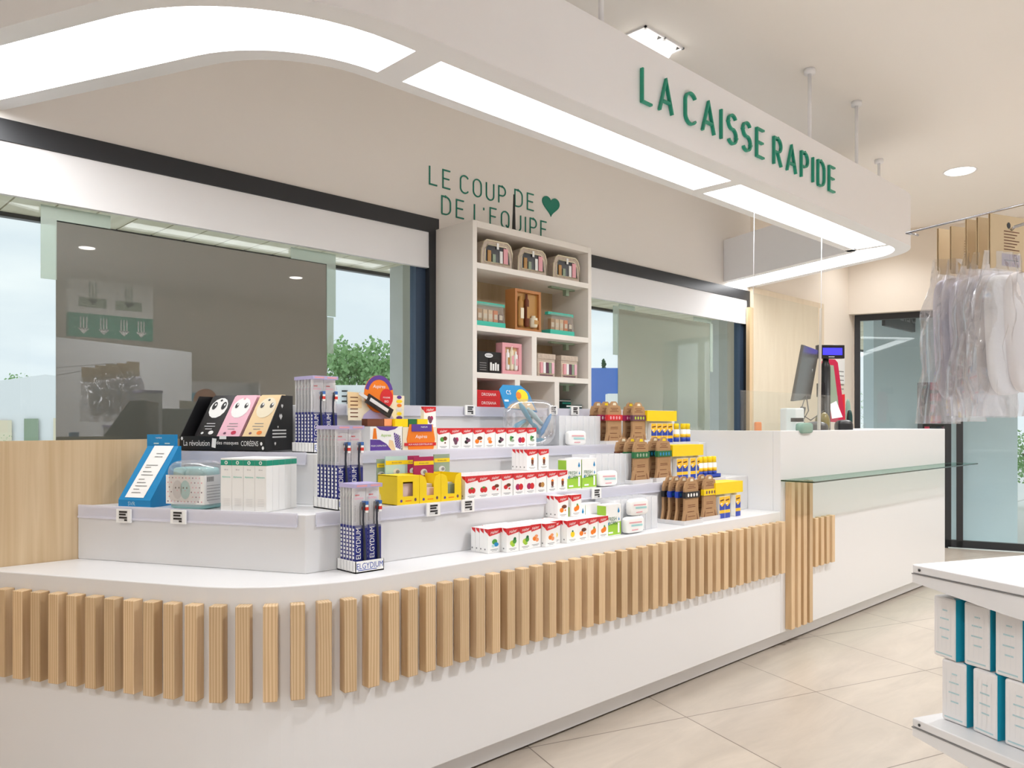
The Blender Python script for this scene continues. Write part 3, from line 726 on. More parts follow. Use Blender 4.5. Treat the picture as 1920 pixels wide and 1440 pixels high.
floralset('floral patterned gift set just right of the third shelf divider', 1008); floralset('floral patterned gift set at the right end of the third shelf', 1052)
red = MB(); red.box(0, 0.19, 0, 0.11, 0, 0.052, 'red'); red.front([(0.015, 0.012), (0.175, 0.012), (0.175, 0.04), (0.015, 0.04)], -0.0006, 'red'); red.text('DROSANA', 0.095, 0.026, 0.018, 'paper', -0.001, 0.14); red = red.obj('sweet_carton', data_only=True)
tealb = MB(); tealb.box(0, 0.16, 0, 0.10, 0, 0.04, 'darkgreen'); tealb.front([(0, 0.026), (0.16, 0.026), (0.16, 0.034), (0, 0.034)], -0.0006, 'paper'); tealb.front([(0.03, 0.008), (0.12, 0.008), (0.12, 0.02), (0.03, 0.02)], -0.0006, 'teal2'); tealb = tealb.obj('soap_carton', data_only=True)
def put(name, me, loc, rot, lab, cat, grp=None):
    o = bpy.data.objects.new(name, me); COL.objects.link(o); place(o, loc, rot); return tag(o, lab, cat, grp)
for i in range(3): put('sweet_carton', red, inpx(895, 1.43 + 0.0525 * i), 0.0, 'red and white flat carton stacked at the lower left compartment, %s' % ('bottom one', 'middle one', 'topmost')[i], 'carton', 'red cartons in the bookcase')
put('sweet_carton', red, inpx(931, 1.43), 0.0, 'red and white flat carton lying alone right of the red stack', 'carton', 'red cartons in the bookcase')
for i in range(2): put('soap_carton', tealb, inpx(1062, 1.43 + 0.0405 * i), 0.0, 'dark green and white flat carton, %s of the pair at the lower right compartment' % ('lower', 'upper')[i], 'carton', 'green cartons in the bookcase')
for i in range(3): put('soap_carton', tealb, inpx(1049, 1.43 + 0.0405 * i, BY + 0.16), 0.0, 'dark green and white flat carton stacked behind on the left, %s' % ('lowest', 'middle', 'topmost')[i], 'carton', 'green cartons in the bookcase')

# ------------------------------------------------------------------ films and tape on the windows
def film(nm, u0, u1, z0, z1, m, lab, tapes):
    y = WY + 0.047
    x0, x1 = xat(u0, y), xat(u1, y)
    o = thing(nm, lab, 'window film', (x0, y, z0))
    MB().box(0, x1 - x0, 0, 0.004, 0, z1 - z0, m).obj('sheet', o)
    for (a, c, d, e) in tapes:
        k = MB(); xa, xc = xat(a, y) - x0, xat(c, y) - x0; k.box(xa, xc, -0.003, -0.001, d - z0, e - z0, 'tape'); tag(k.obj('tape_strip', o), 'pale green translucent tape')
film('dark_window_film', 105, 613, 0.9, 2.28, M['film1'], 'large dark grey mirroring film sheet taped on the left window', [(76, 106, 2.02, 2.345), (106, 207, 2.285, 2.345), (545, 629, 2.283, 2.345), (612, 629, 1.99, 2.283), (613, 625, 1.78, 1.985)])
film('pale_window_film', 1159, 1331, 0.7, 2.30, M['film2'], 'pale grey-green mirroring film sheet taped on the window right of the bookcase', [(1149, 1160, 1.93, 2.32), (1160, 1190, 2.303, 2.34), (1300, 1333, 2.303, 2.34), (1331, 1336, 1.86, 2.303)])

# ------------------------------------------------------------------ outside
ground = MB().prism([(-40, WY + 0.26), (60, WY + 0.26), (60, 90), (-40, 90)], -0.25, -0.12, 'ground')
ground.prism([(XE + 0.35, WY + 0.25), (60, WY + 0.25), (60, -30), (far_end[0] + 0.5, -30), (far_end[0] + 0.5, YB)], -0.25, -0.13, 'ground')
struct(ground.obj('ground'))
eave = MB(); x = -6.0
YE = 6.28
while x < 16:
    eave.box(x, x + 0.238, WY + 0.25, YE, 2.83, 2.86, 'soffit'); x += 0.25
o = struct(eave.obj('soffit'))
b = MB(); b.box(-6, 16, YE, YE + 0.06, 2.80, 3.1, 'frame'); b.box(-6, 16, WY + 0.25, YE, 2.87, 2.95, 'black'); b.obj('fascia', o)
for u in (743, 1336):
    x = xat(u, 5.95); b = MB(); b.box(x, x + 0.23, 5.85, 6.05, -0.12, 2.83, 'conc')
    tag(b.obj('pillar'), 'grey square pillar carrying the roof outside the %s window' % ('left' if u < 900 else 'right'), 'pillar')

def leafcrown(mb, c, r, n, m, size, rng, low=0.0):
    for i in range(n):
        while True:
            p = Vector((rng.uniform(-1, 1), rng.uniform(-1, 1), rng.uniform(-1, 1)))
            if 0.25 < p.length < 1: break
        p = p * (0.75 + 0.25 * rng.random()); q = Vector((c[0] + p.x * r[0], c[1] + p.y * r[1], c[2] + p.z * r[2]))
        a = Vector((rng.gauss(0, 1), rng.gauss(0, 1), rng.gauss(0, 1))).normalized(); d = a.orthogonal().normalized(); e = a.cross(d)
        s = size * rng.uniform(0.6, 1.3)
        mb.add([q - d * s - e * s * 0.5, q + d * s - e * s * 0.5, q + d * s * 0.7 + e * s * 0.6, q - d * s * 0.7 + e * s * 0.6], [(0, 1, 2, 3)], m)
def tree(u, Y, ztop, wid, lab, leaf='leaf', n=2600, seed=1, conic=False):
    x, y = aty(u, Y); rng = random.Random(seed)
    o = thing('tree' if not conic else 'conifer', lab, 'tree', (x, y, -0.12))
    h = ztop + 0.12; t = MB(); t.tube([(0, 0, 0), (0.1, 0, h * 0.3), (0, 0.1, h * 0.65)], 0.2, 'bark', 8, [0.03 * h, 0.02 * h, 0.01 * h]); t.obj('trunk', o)
    c = MB()
    if conic:
        for k in range(9): leafcrown(c, (0, 0, h * (0.12 + 0.1 * k)), (wid / 2 * (1 - k / 9.5), wid / 2 * (1 - k / 9.5), h * 0.07), n // 9, leaf, wid * 0.05, rng)
    else:
        for k in range(16):
            a = rng.uniform(0, 6.28); rr = wid * 0.30 * rng.random() ** 0.5
            leafcrown(c, (rr * math.cos(a), rr * math.sin(a), h * rng.uniform(0.35, 0.84)), (wid * 0.22, wid * 0.22, h * 0.16), n // 16, leaf, wid * 0.018, rng)
    c.obj('crown', o); return o
def ztop(v, Y): return H - (v - 795) * Y / F
tree(684, 46, ztop(628, 46), 6.6, 'broad leafy green tree seen through the window left of the pillar', 'leaf', 5200, 3)
tree(40, 55, ztop(692, 55), 5.0, 'low green tree behind the white shed at the left edge', 'leaf', 1500, 4)
tree(-60, 50, ztop(690, 50), 6.0, 'green tree line partly cut by the left edge of the view', 'leaf', 1500, 5)
tree(92, 60, ztop(696, 60), 4.0, 'small far tree right behind the white shed roof', 'leaf', 900, 6)
tree(1132, 70, ztop(671, 70), 2.2, 'small dark pointed conifer above the blue container', 'leafd', 1200, 7, True)
tree(692, 20, ztop(708, 20), 0.28, 'small yellow-green shrub tip in front of the white warehouse', 'leafy', 500, 8, True)
tree(2, 11, ztop(792, 11), 0.5, 'leafy shrub at the lower left corner of the window', 'leaf', 500, 9)
def block(name, lab, u0, u1, Y, v0, m, depth=6):
    a = Vector(aty(u0, Y)); c = Vector(aty(u1, Y)); dd = Vector(cw(0, 1)) * depth
    o = MB().prism([tuple(a), tuple(c), tuple(c + dd), tuple(a + dd)], -0.12, ztop(v0, Y), m); return o
def outthing(name, lab, cat, mb): return tag(mb.obj(name), lab, cat)
# white gabled shed at the far left
o = thing('shed', 'white gabled shed seen through the window at the far left', 'building')
a = Vector(aty(-60, 30)); c = Vector(aty(220, 30)); dd = Vector(cw(0, 1)) * 10
def onw(u, v, Y=30): q = aty(u, Y); return (q[0], q[1], H - (v - 795) * Y / F)
k = MB(); pr = [(-60, 905), (-60, 722), (85, 702), (230, 722), (230, 905)]
f = [onw(u, v) for u, v in pr]; bk = [tuple(Vector(p) + Vector((dd.x, dd.y, 0))) for p in f]
k.add(f + bk, [tuple(range(5))] + [(i, (i + 1) % 5, 5 + (i + 1) % 5, 5 + i) for i in range(5)] + [tuple(range(5, 10))], 'bldg'); k.obj('shed_body', o)
for (u0, u1, v0) in ((-10, 22, 788), (45, 72, 785), (100, 130, 784)):
    k = MB(); k.add([onw(u0, v0, 29.9), onw(u1, v0, 29.9), onw(u1, 860, 29.9), onw(u0, 860, 29.9)], [(0, 1, 2, 3)], 'cream' if u0 != 45 else 'sage'); k.obj('wall_panel', o)
# white warehouse with dark letters
o = thing('warehouse', 'white low warehouse with dark lettering behind the toothbrush packs', 'building')
k = block('w', '', 600, 830, 34, 722, 'bldg'); k.obj('warehouse_body', o)
Tm = Matrix.Translation(Vector(onw(640, 768, 33.9))) @ Matrix.Rotation(math.atan2(-SS, CC), 4, 'Z')
k = MB(); k.T = Tm
for i in range(4): k.box(0.02, 0.27, -0.02, 0, 0.10 + 0.22 * i, 0.17 + 0.22 * i, 'black')
k.text('mo', 0.95, 0.38, 0.55, 'black', -0.02); k.obj('lettering', o)
b = block('c', '', 1098, 1160, 42, 690, 'bluebox', 8); outthing('container', 'blue corrugated container outside right of the bookcase', 'container', b)
b = block('c', '', 1140, 1160, 36, 738, 'paper', 1); outthing('cabinet', 'small white box standing in front of the blue container', 'utility box', b)
b = block('c', '', 1150, 1420, 48, 745, 'bldg', 5); outthing('shop_building', 'long white low building far outside the right window', 'building', b)
for i, u in enumerate((1190, 1250, 1310, 1360)):
    tree(u, 30 + 3 * i, ztop((742, 755, 730, 748)[i], 30), 2.4, 'green roadside bush outside the right window, %s from the left' % ('first', 'second', 'third', 'fourth')[i], 'leaf', 700, 20 + i)
def car(u, Y, lab, m):
    x, y = aty(u, Y); o = thing('car', lab, 'car', (x, y, -0.12), math.atan2(-SS, CC))
    MB().sprism([(-0.9, 0.3), (-0.9, 0.85), (-0.6, 1.4), (0.5, 1.4), (0.9, 0.9), (0.9, 0.3)], -2.0, 2.0, m).obj('car_body', o, 0.05)
    k = MB(); k.box(-1.5, 1.3, -0.83, 0.7, 0.9, 1.3, 'navyglass'); k.obj('windows', o)
    for sx in (-1.3, 1.3):
        w_ = MB(); w_.T = Matrix.Translation((sx, -0.9, 0.32)) @ Matrix.Rotation(math.pi / 2, 4, 'X'); w_.lathe([(0.32, -0.1), (0.32, 0.1)], 'black', 18); w_.obj('wheel', o)
car(1345, 26, 'white car parked outside behind the right pillar', 'paper')
# beyond the glazed end wall
def pxp(s, d): return farp(s, d)
a_, c_ = aty(1638, 10.3), aty(1908, 9.5)
b = MB(); dd = Vector(cw(0, 1)) * 0.3
b.prism([a_, c_, tuple(Vector(c_) + dd), tuple(Vector(a_) + dd)], -0.13, 3.2, 'extblue'); outthing('outer_wall', 'pale blue rendered wall outside beyond the glazed entrance', 'wall', b)
b = MB(); b.prism([farp(0.0, 0.32), farp(3.4, 0.32), farp(3.4, 5.0), farp(0.0, 5.0)], 2.95, 3.05, 'conc'); struct(b.obj('porch_roof'))
b = MB(); b.box(XE + 0.42, XE + 2.5, 3.62, 3.66, 2.55, 2.94, 'frame')  # reflection in the entrance glass, built as a dark board with mirrored letters
b.text('ACCUEIL', XE + 1.45, 2.75, 0.2, 'greytext', 3.612, None, 0, 0, -1.0); outthing('reflection_board', 'dark board with mirrored lettering imitating a sign reflected in the entrance glass', 'sign', b)
p0 = aty(1730, 9.3); o = thing('shelf_reflection', 'dark block with red and green goods imitating shelves reflected in the entrance glass', 'reflection', (p0[0], p0[1], -0.13), math.atan2(-SS, CC))
MB().box(0, 0.30, 0, 0.12, 0, 2.0, 'black').obj('dark_block', o)  # reflection of dark shelves in the glass, built as a dark block outside
k = MB(); rng = random.Random(4)
for r in range(8):
    for c in range(4): k.box(0.02 + c * 0.068, 0.075 + c * 0.068, -0.01, 0, 1.0 + r * 0.13, 1.09 + r * 0.13, rng.choice(['black', 'navyglass', 'redterm', 'darkgreen', 'mauve', 'black']))
k.obj('goods', o)
tree(1930, 14, ztop(795, 14), 1.4, 'green shrub right of the pale blue outer wall at the right edge', 'leaf', 1500, 31)
tree(1622, 17, ztop(775, 17), 0.6, 'yellow-green shrub beyond the left edge of the entrance glass', 'leafy', 700, 32)
tree(1626, 30, ztop(700, 30), 1.0, 'slim distant tree beyond the left edge of the entrance glass', 'leaf', 500, 33)

# ------------------------------------------------------------------ goods on the display
FR = {  # picture on each sweet box: blobs (x, z, rx, rz, material)
 'mint': [(.5, .42, .17, .10, 'leafgreen'), (.62, .30, .16, .08, 'skyblue'), (.38, .26, .10, .06, 'paleblue')],
 'lime': [(.42, .33, .15, .10, 'lime'), (.62, .40, .13, .10, 'leafgreen'), (.5, .24, .12, .06, 'lgreen'), (.64, .50, .09, .06, 'dgreen')],
 'ginger': [(.42, .36, .15, .09, 'orange'), (.62, .30, .12, .08, 'peach'), (.55, .46, .12, .06, 'peach')],
 'lemon': [(.5, .34, .16, .12, 'yellow'), (.5, .48, .06, .04, 'dgreen')],
 'orangechoc': [(.34, .32, .16, .10, 'orange'), (.58, .47, .2, .08, 'brown'), (.68, .30, .06, .04, 'orange')],
 'orange': [(.42, .30, .15, .10, 'orange'), (.6, .36, .14, .12, 'orange'), (.58, .50, .06, .05, 'leafgreen')],
 'straw': [(.38, .34, .14, .11, 'red'), (.62, .34, .14, .11, 'red'), (.5, .44, .1, .04, 'leafgreen')],
 'cherrychoc': [(.36, .38, .15, .09, 'red'), (.60, .46, .16, .07, 'brown'), (.66, .30, .06, .04, 'red')],
 'berry': [(.35, .34, .16, .13, 'magenta'), (.64, .34, .16, .13, 'red')],
 'nut': [(.38, .36, .14, .10, 'brown'), (.6, .36, .14, .11, 'gold')],
 'cola': [(.5, .40, .10, .17, 'brown'), (.5, .52, .11, .04, 'orange'), (.5, .22, .12, .03, 'greytext')],
 'heart': [(.40, .42, .11, .10, 'mauve'), (.60, .42, .11, .10, 'magenta'), (.5, .31, .12, .12, 'mauve')],
 'black': [(.42, .30, .14, .08, 'black'), (.58, .38, .16, .08, 'mauve'), (.46, .46, .08, .05, 'black')],
 'herb': [(.45, .42, .10, .13, 'leafgreen'), (.6, .32, .14, .06, 'sage'), (.6, .48, .09, .05, 'dgreen')],
 'mintchoc': [(.38, .44, .15, .10, 'leafgreen'), (.62, .48, .14, .09, 'brown'), (.62, .28, .05, .04, 'brown')],
 'honey': [(.44, .42, .16, .09, 'peach'), (.52, .28, .15, .07, 'orange')],
}
def sweet_mesh(fl):
    w_, h_, d_ = 0.0715, 0.10, 0.0255
    b = MB(); b.box(0, w_, 0, d_, 0, h_, 'paper'); y = -0.0004
    b.front([(0, h_), (0, h_ * .78), (w_ * .12, h_ * .70), (w_, h_ * .80), (w_, h_)][::-1], y, 'red')
    b.front([(w_ * .12, h_ * .70), (w_ * .2, h_ * .675), (w_, h_ * .785), (w_, h_ * .80)], y, 'pinkpaper')
    b.text('Halter', w_ * .53, h_ * .86, h_ * .12, 'paper', -0.0007, w_ * .7, 0.12, 0.35)
    b.side([(0, h_), (0, h_ * .8), (d_ * .7, h_ * .9), (d_ * .9, h_)], -0.0004, 'red')
    b.side([(d_ * .55, .012), (d_ * .85, .012), (d_ * .85, .018), (d_ * .55, .018)], -0.0004, 'greytext')
    b.poly([(0, 0, h_ + .0004), (w_, 0, h_ + .0004), (w_, d_ * .35, h_ + .0004), (0, d_ * .3, h_ + .0004)], 'pinkpaper')
    if fl:
        for i, (x, z, rx, rz, m) in enumerate(FR[fl]): b.disc(x * w_ + .002, z * h_ + .003, rx * w_ * 1.25, rz * h_ * 1.15, -0.0004 - .0001 * i, m, 9)
        b.front([(w_ * .2, .012), (w_ * .8, .012), (w_ * .8, .0145), (w_ * .2, .0145)], y, 'greytext'); b.front([(w_ * .3, .007), (w_ * .7, .007), (w_ * .7, .0088), (w_ * .3, .0088)], y, 'greytext')
    return b.obj('sweet_box', data_only=True)
SM = {k: sweet_mesh(k) for k in list(FR)}
def boxes(cols, y0, yb, z, row, pitch=0.0737, x0=None, maxn=9):
    x = x0
    for i, (fl, off, desc) in enumerate(cols):
        n = min(maxn, int((yb - (y0 + off) - 0.004) / 0.0262))
        for j in range(n):
            lab = ('white sweet box with %s, front of the %s' % (desc, row)) if j == 0 else ('sweet box stacked behind the one with %s, %s' % (desc, row))
            put('sweet_box', SM[fl], (x + random.uniform(-.0008, .0008), y0 + off + j * 0.0262, z + 0.0008), random.uniform(-.006, .006), lab, 'sweet box', 'sweet boxes behind the %s box in the %s' % (desc, row) if j else 'sweet boxes at the front of the %s' % row)
        x += pitch
x0 = xat(919.5, 2.385)
boxes([('mint', .035, 'a blue and green mint picture'), ('lime', .0, 'the left broccoli-green fruit picture'), ('lime', .0, 'the right broccoli-green fruit picture'), ('ginger', .012, 'a pale ginger picture'), ('ginger', -.012, 'a bright ginger picture'),
       ('lemon', .03, 'a half hidden lemon picture'), ('lemon', -.006, 'a whole yellow lemon picture'), ('orangechoc', -.004, 'an orange and chocolate picture'), ('orange', -.004, 'the left orange fruit picture'), ('orange', -.004, 'the right orange fruit picture')],
      2.365, 2.527, ZL, 'lowest row', x0=x0, maxn=6)
def loose(items, z, y, where):
    for (u, fl, n, desc) in items:
        x = xat(u, y)
        for j in range(n):
            put('sweet_box', SM[fl], (x, y + j * 0.0262, z), 0, ('white sweet box with %s, front of the pile atop the %s' if j == 0 else 'sweet box behind the one with %s atop the %s') % (desc, where), 'sweet box', 'sweet boxes on top of the %s, %s' % (where, desc))
loose([(1046, 'orangechoc', 3, 'orange and chocolate'), (1071, 'orange', 2, 'orange fruit')], ZL + 0.102, 2.452, 'lowest row')
boxes([('straw', 0, 'the left strawberry picture'), ('straw', .004, 'the right strawberry picture'), ('cherrychoc', .008, 'the left cherry and chocolate picture'), ('cherrychoc', .008, 'the right cherry and chocolate picture'), ('berry', .006, 'the left red berry picture'),
       ('berry', .006, 'the right red berry picture'), ('nut', .006, 'a brown nut picture'), ('cola', .006, 'the left cola glass picture'), ('cola', .006, 'the right cola glass picture')], 2.555, 2.82, T1[2], 'middle row', x0=xat(872, 2.555), maxn=8)
loose([(988, 'cola', 4, 'left cola glass'), (1010, 'cola', 3, 'right cola glass')], T1[2] + 0.102, 2.66, 'middle row')
boxes([('mintchoc', 0, 'a mint and chocolate picture'), ('heart', 0, 'a dark berry heart picture'), ('black', 0, 'a blackcurrant picture'), ('orangechoc', 0, 'a tangerine and chocolate picture'), ('honey', 0, 'a honey picture'), ('black', 0, 'a liquorice picture'), ('herb', 0, 'a pale herb picture'), ('berry', 0, 'a raspberry picture'), ('herb', 0, 'a green leaf picture')], 2.87, 2.96, T2[2], 'upper row', x0=xat(820, 2.87), maxn=3)
put('sweet_box', SM['heart'], (xat(795, 2.95), 2.95, T2[2] + .102), 0, 'lone white sweet box with dark heart picture raised beside the round orange display', 'sweet box')
put('sweet_box', SM['black'], (xat(795, 2.95), 2.95, T2[2] + .001), 0, 'white sweet box carrying the lone heart box, mostly hidden behind the orange dispenser', 'sweet box')

# toothbrush packs in white trays
def brush_proto():
    o = thing('toothbrush_pack', '', 'toothbrush')
    w_, h_ = 0.056, 0.312
    c = MB(); c.box(0, w_, 0.004, 0.0058, 0.0, h_ - 0.01, 'paper'); c.box(0.010, 0.046, 0.0032, 0.004, 0.255, 0.262, 'pinkp'); c.box(0.012, 0.030, 0.0034, 0.004, 0.268, 0.273, 'red'); c.box(0.006, 0.018, 0.0034, 0.004, 0.17, 0.245, 'boxgrey'); c.text('PERFORMANCE', 0.012, 0.205, 0.006, 'greytext', 0.0030, 0.07, math.pi / 2); c.obj('backing_card', o)
    hd = MB(); hd.box(-0.002, w_ + 0.002, -0.016, 0.010, h_ - 0.014, h_, 'lilac'); hd.box(0.006, w_ - 0.006, -0.0165, -0.016, h_ - 0.010, h_ - 0.004, 'pinkl'); hd.obj('hanging_header', o)
    sl_ = MB(); sl_.fprism([(0, 0), (w_, 0), (w_, 0.158), (w_ * .62, 0.162), (0, 0.162)], -0.010, 0.0038, 'navy')
    sl_.text('ELGYDIUM', 0.016, 0.098, 0.020, 'paper', -0.0106, 0.112, math.pi / 2); sl_.add([(-0.0004, -0.009 + 0.012 * (p[1] > 0) , 0) for p in ()], [], 'paper')
    for i in range(8): sl_.box(-0.0006, 0, -0.008, 0.001, 0.044 + i * 0.0142, 0.053 + i * 0.0142, 'paper')
    sl_.box(0.006, 0.022, -0.0106, -0.010, 0.008, 0.011, 'lilac'); sl_.obj('printed_sleeve', o)
    bl = MB(); bl.fprism([(0.002, 0.152), (w_ - 0.002, 0.152), (w_ - 0.002, 0.26), (w_ - 0.012, 0.285), (0.014, 0.285), (0.002, 0.26)], -0.013, 0.0036, 'blister'); bl.obj('blister', o)
    hb = MB(); x = 0.036
    hb.tube([(x + .004, -0.0155, 0.01), (x + .003, -0.0175, 0.06), (x + .001, -0.0165, 0.12), (x - .003, -0.016, 0.18), (x - .002, -0.0165, 0.225), (x + .002, -0.017, 0.244)], 0.005, 'brush', 8, [.005, .0058, .0045, .0036, .004, .0055]); hb.obj('toothbrush_handle', o)
    br = MB(); br.box(x + .0035, x + .016, -0.022, -0.0135, 0.236, 0.249, 'brushblue'); br.box(x + .0035, x + .015, -0.022, -0.0135, 0.228, 0.236, 'paper'); br.box(x + .0035, x + .016, -0.022, -0.0135, 0.216, 0.228, 'brushred'); br.box(x + .0035, x + .015, -0.022, -0.0135, 0.208, 0.216, 'paper'); br.obj('bristles', o)
    return o
bp0 = brush_proto(); bp_used = [False]
plain = MB(); plain.box(0, 0.056, 0.004, 0.0058, 0, 0.302, 'paper')
def brush_stand(x, y, z, where, tray_label, nd=6, pt=0.0257):
    t = thing('display_tray', tray_label, 'tray', (x, y, z), 0)
    k = MB(); W_, D_ = 0.122, 0.024 + nd * pt
    k.box(0, W_, 0, D_, 0, 0.004, 'paper'); k.box(0, W_, 0, 0.0025, 0, 0.042, 'paper'); k.box(0, 0.0025, 0, D_, 0, 0.042, 'paper'); k.box(W_ - .0025, W_, 0, D_, 0, 0.042, 'paper'); k.box(0, W_, D_ - .0025, D_, 0, 0.042, 'paper')
    k.text('ELGYDIUM', W_ / 2, 0.024, 0.021, 'text_blue', -0.0006, W_ * .92); k.front([(0.01, 0.008), (0.09, 0.008), (0.09, 0.0105), (0.01, 0.0105)], -0.0006, 'text_blue')
    for i in range(nd): k.box(-0.003, 0, 0.014 + i * pt, 0.020 + i * pt, 0.004, 0.040, 'boxgrey')
    k.obj('tray_body', t)
    for c in range(2):
        for j in range(nd):
            if bp_used[0]: o = copy_tree(bp0)
            else: o = bp0; bp_used[0] = True
            place(o, (x + 0.004 + c * 0.0585, y + 0.0235 + j * pt, z + 0.006), random.uniform(-.01, .01))
            tag(o, 'navy and white toothbrush pack in %s, %s column, %s' % (where, ('left', 'right')[c], 'front' if j == 0 else 'behind the front'), 'toothbrush', 'toothbrush packs in %s, %s column %s' % (where, ('left', 'right')[c], 'front' if j == 0 else 'behind'))
g3 = gnd(665, 1076, ZL)
brush_stand(g3[0], g3[1] - 0.006, ZL + 0.001, 'the lowest tray', 'white printed tray of toothbrush packs standing on the counter top', 5, 0.0198)
brush_stand(xat(634, 2.565), 2.565, T1[2] + 0.001, 'the middle tray', 'white tray of toothbrush packs on the middle step, behind the lowest tray')
brush_stand(xat(588, 2.875), 2.875, T2[2] + 0.001, 'the topmost tray', 'white tray of toothbrush packs on the upper step beside the black mask box')

# blue leaflet stand, wrapped cloths, white cartons, mask box (left leg of the display)
def onL(u, D, z): p = lat(u, D); return (p[0], p[1], z)
o = thing('leaflet_stand', 'bright blue cardboard stand with a sloping white leaflet at the left end of the display', 'leaflet stand', onL(222, 2.475, T1[2]), TL)
W_ = 0.155
b = MB(); b.sprism([(0, 0), (0.17, 0), (0.17, 0.235), (0.155, 0.235), (0.0, 0.028)], 0, W_, 'skyblue')
b.box(-0.005, W_ - 0.02, 0.156, 0.172, 0.228, 0.282, 'skyblue'); b.text('SVR', 0.065, 0.014, 0.015, 'paleblue', -0.0008)
b.text('topialyse', 0.055, 0.268, 0.008, 'paper', 0.1552, 0.06); b.box(0.03, 0.055, 0.155, 0.1556, 0.243, 0.248, 'paleblue'); b.box(0.085, 0.11, 0.155, 0.1556, 0.243, 0.248, 'paleblue')
b.obj('stand_body', o)
b = MB()
def slope(x, q): return (x * 0.48, 0.0 + 0.155 * q - 0.0012, 0.028 + 0.207 * q + 0.0012)
b.add([slope(0.055, 0.04), slope(0.245, 0.04), slope(0.275, 1.0), slope(0.075, 1.0)], [(0, 1, 2, 3)], 'paper')
for i, q in enumerate((0.84, 0.78, 0.62, 0.58, 0.5, 0.44, 0.36, 0.3, 0.24, 0.18, 0.12)):
    a, c = (0.14, 0.22) if i < 2 else (0.10, 0.10 + 0.03 * (2 + i % 3)); p = [slope(a, q), slope(c, q), slope(c, q + 0.012), slope(a, q + 0.012)]
    b.add([(x, y - 0.001, z + 0.001) for x, y, z in p], [(0, 1, 2, 3)], 'greytext')
b.obj('leaflet', o)
o = thing('cloth_pack', 'clear bag of folded teal cloths with a dotted cat-face label beside the blue stand', 'cloth pack', onL(314, 2.475, T1[2]), TL)
W_, D_ = 0.17, 0.12
for i in range(4):
    k = MB(); k.ell((W_ / 2, D_ / 2, 0.021 + i * 0.0385), (W_ / 2 - 0.004 * (i % 2), D_ / 2 - 0.004 * i, 0.0225), 'tealtowel', 20, 8, 0.35); k.obj('folded_cloth', o)
b = MB(); b.box(-0.002, W_ + 0.002, -0.006, -0.004, 0.02, 0.13, 'paper'); b.box(W_ + 0.0021, W_ + 0.004, -0.004, 0.10, 0.02, 0.13, 'paper')
rng = random.Random(2)
for r in range(6):
    for c in range(11):
        x = 0.008 + c * 0.0155 + (r % 2) * 0.006; z = 0.030 + r * 0.018
        if x < W_ - 0.004 and not (0.025 < x < 0.115 and 0.035 < z < 0.115): b.disc(x, z, 0.003, 0.003, -0.0064, 'pinkl' if (r + c) % 3 else 'mauve', 6)
for cx, m in ((0.052, 'boxgrey'), (0.088, 'tealtowel')):
    b.disc(cx, 0.075, 0.023, 0.036, -0.0066, m, 16)
    for e in (-0.008, 0.008): b.disc(cx + e, 0.082, 0.003, 0.004, -0.0072, 'black', 6)
    b.disc(cx, 0.072, 0.003, 0.002, -0.0072, 'pinkl', 6)
for i in range(10): b.box(W_ + 0.004, W_ + 0.0046, 0.01 + i * 0.004, 0.012 + i * 0.004, 0.106, 0.124, 'black')
for i in range(6): b.box(W_ + 0.004, W_ + 0.0046, 0.01, 0.085, 0.034 + i * 0.011, 0.0365 + i * 0.011, 'greytext')
b.obj('label_band', o)
b = MB(); b.ell((W_ / 2, D_ / 2, 0.092), (W_ / 2 + 0.012, D_ / 2 + 0.012, 0.094), 'bag', 28, 12, 0.45); b.obj('plastic_bag', o)
cm = MB(); cw_, ch_ = 0.049, 0.196; cm.box(0, cw_, 0, 0.0385, 0, ch_, 'paper'); cm.front([(0, ch_ - 0.026), (cw_, ch_ - 0.026), (cw_, ch_ - 0.006), (0, ch_ - 0.006)], -0.0005, 'green')
cm.side([(0, ch_ - 0.026), (0.0385, ch_ - 0.026), (0.0385, ch_ - 0.006), (0, ch_ - 0.006)], cw_ + 0.0005, 'green')
cm.disc(cw_ / 2, ch_ - 0.016, 0.007, 0.007, -0.001, 'paper', 12); cm.disc(cw_ / 2, ch_ - 0.016, 0.003, 0.004, -0.0015, 'green', 8)
cm.text('50 ml', cw_ / 2, ch_ - 0.042, 0.005, 'greytext', -0.001); cm.text('Alphanova', cw_ / 2, ch_ - 0.070, 0.008, 'teal2', -0.001, 0.042)
for i in range(5): cm.front([(0.012, 0.02 + i * 0.006), (0.04, 0.02 + i * 0.006), (0.04, 0.0215 + i * 0.006), (0.012, 0.0215 + i * 0.006)], -0.0008, 'boxgrey')
cm = cm.obj('care_carton', data_only=True)
nm = ('leftmost', 'second', 'third', 'fourth', 'fifth', 'sixth')
base = Vector(onL(414, 2.475, T1[2] + 0.001)); dx = Vector((math.cos(TL), math.sin(TL), 0)); dy = Vector((-math.sin(TL), math.cos(TL), 0))
for i in range(4):
    for j in range(5):
        p = base + dx * (i * 0.0502) + dy * (j * 0.0392)
        put('care_carton', cm, tuple(p), TL, 'tall white carton with green top band, %s column, %s' % (nm[i], 'front' if j == 0 else 'behind the front one'), 'carton', 'green-topped white cartons, %s column %s' % (nm[i], 'front' if j == 0 else 'behind'))
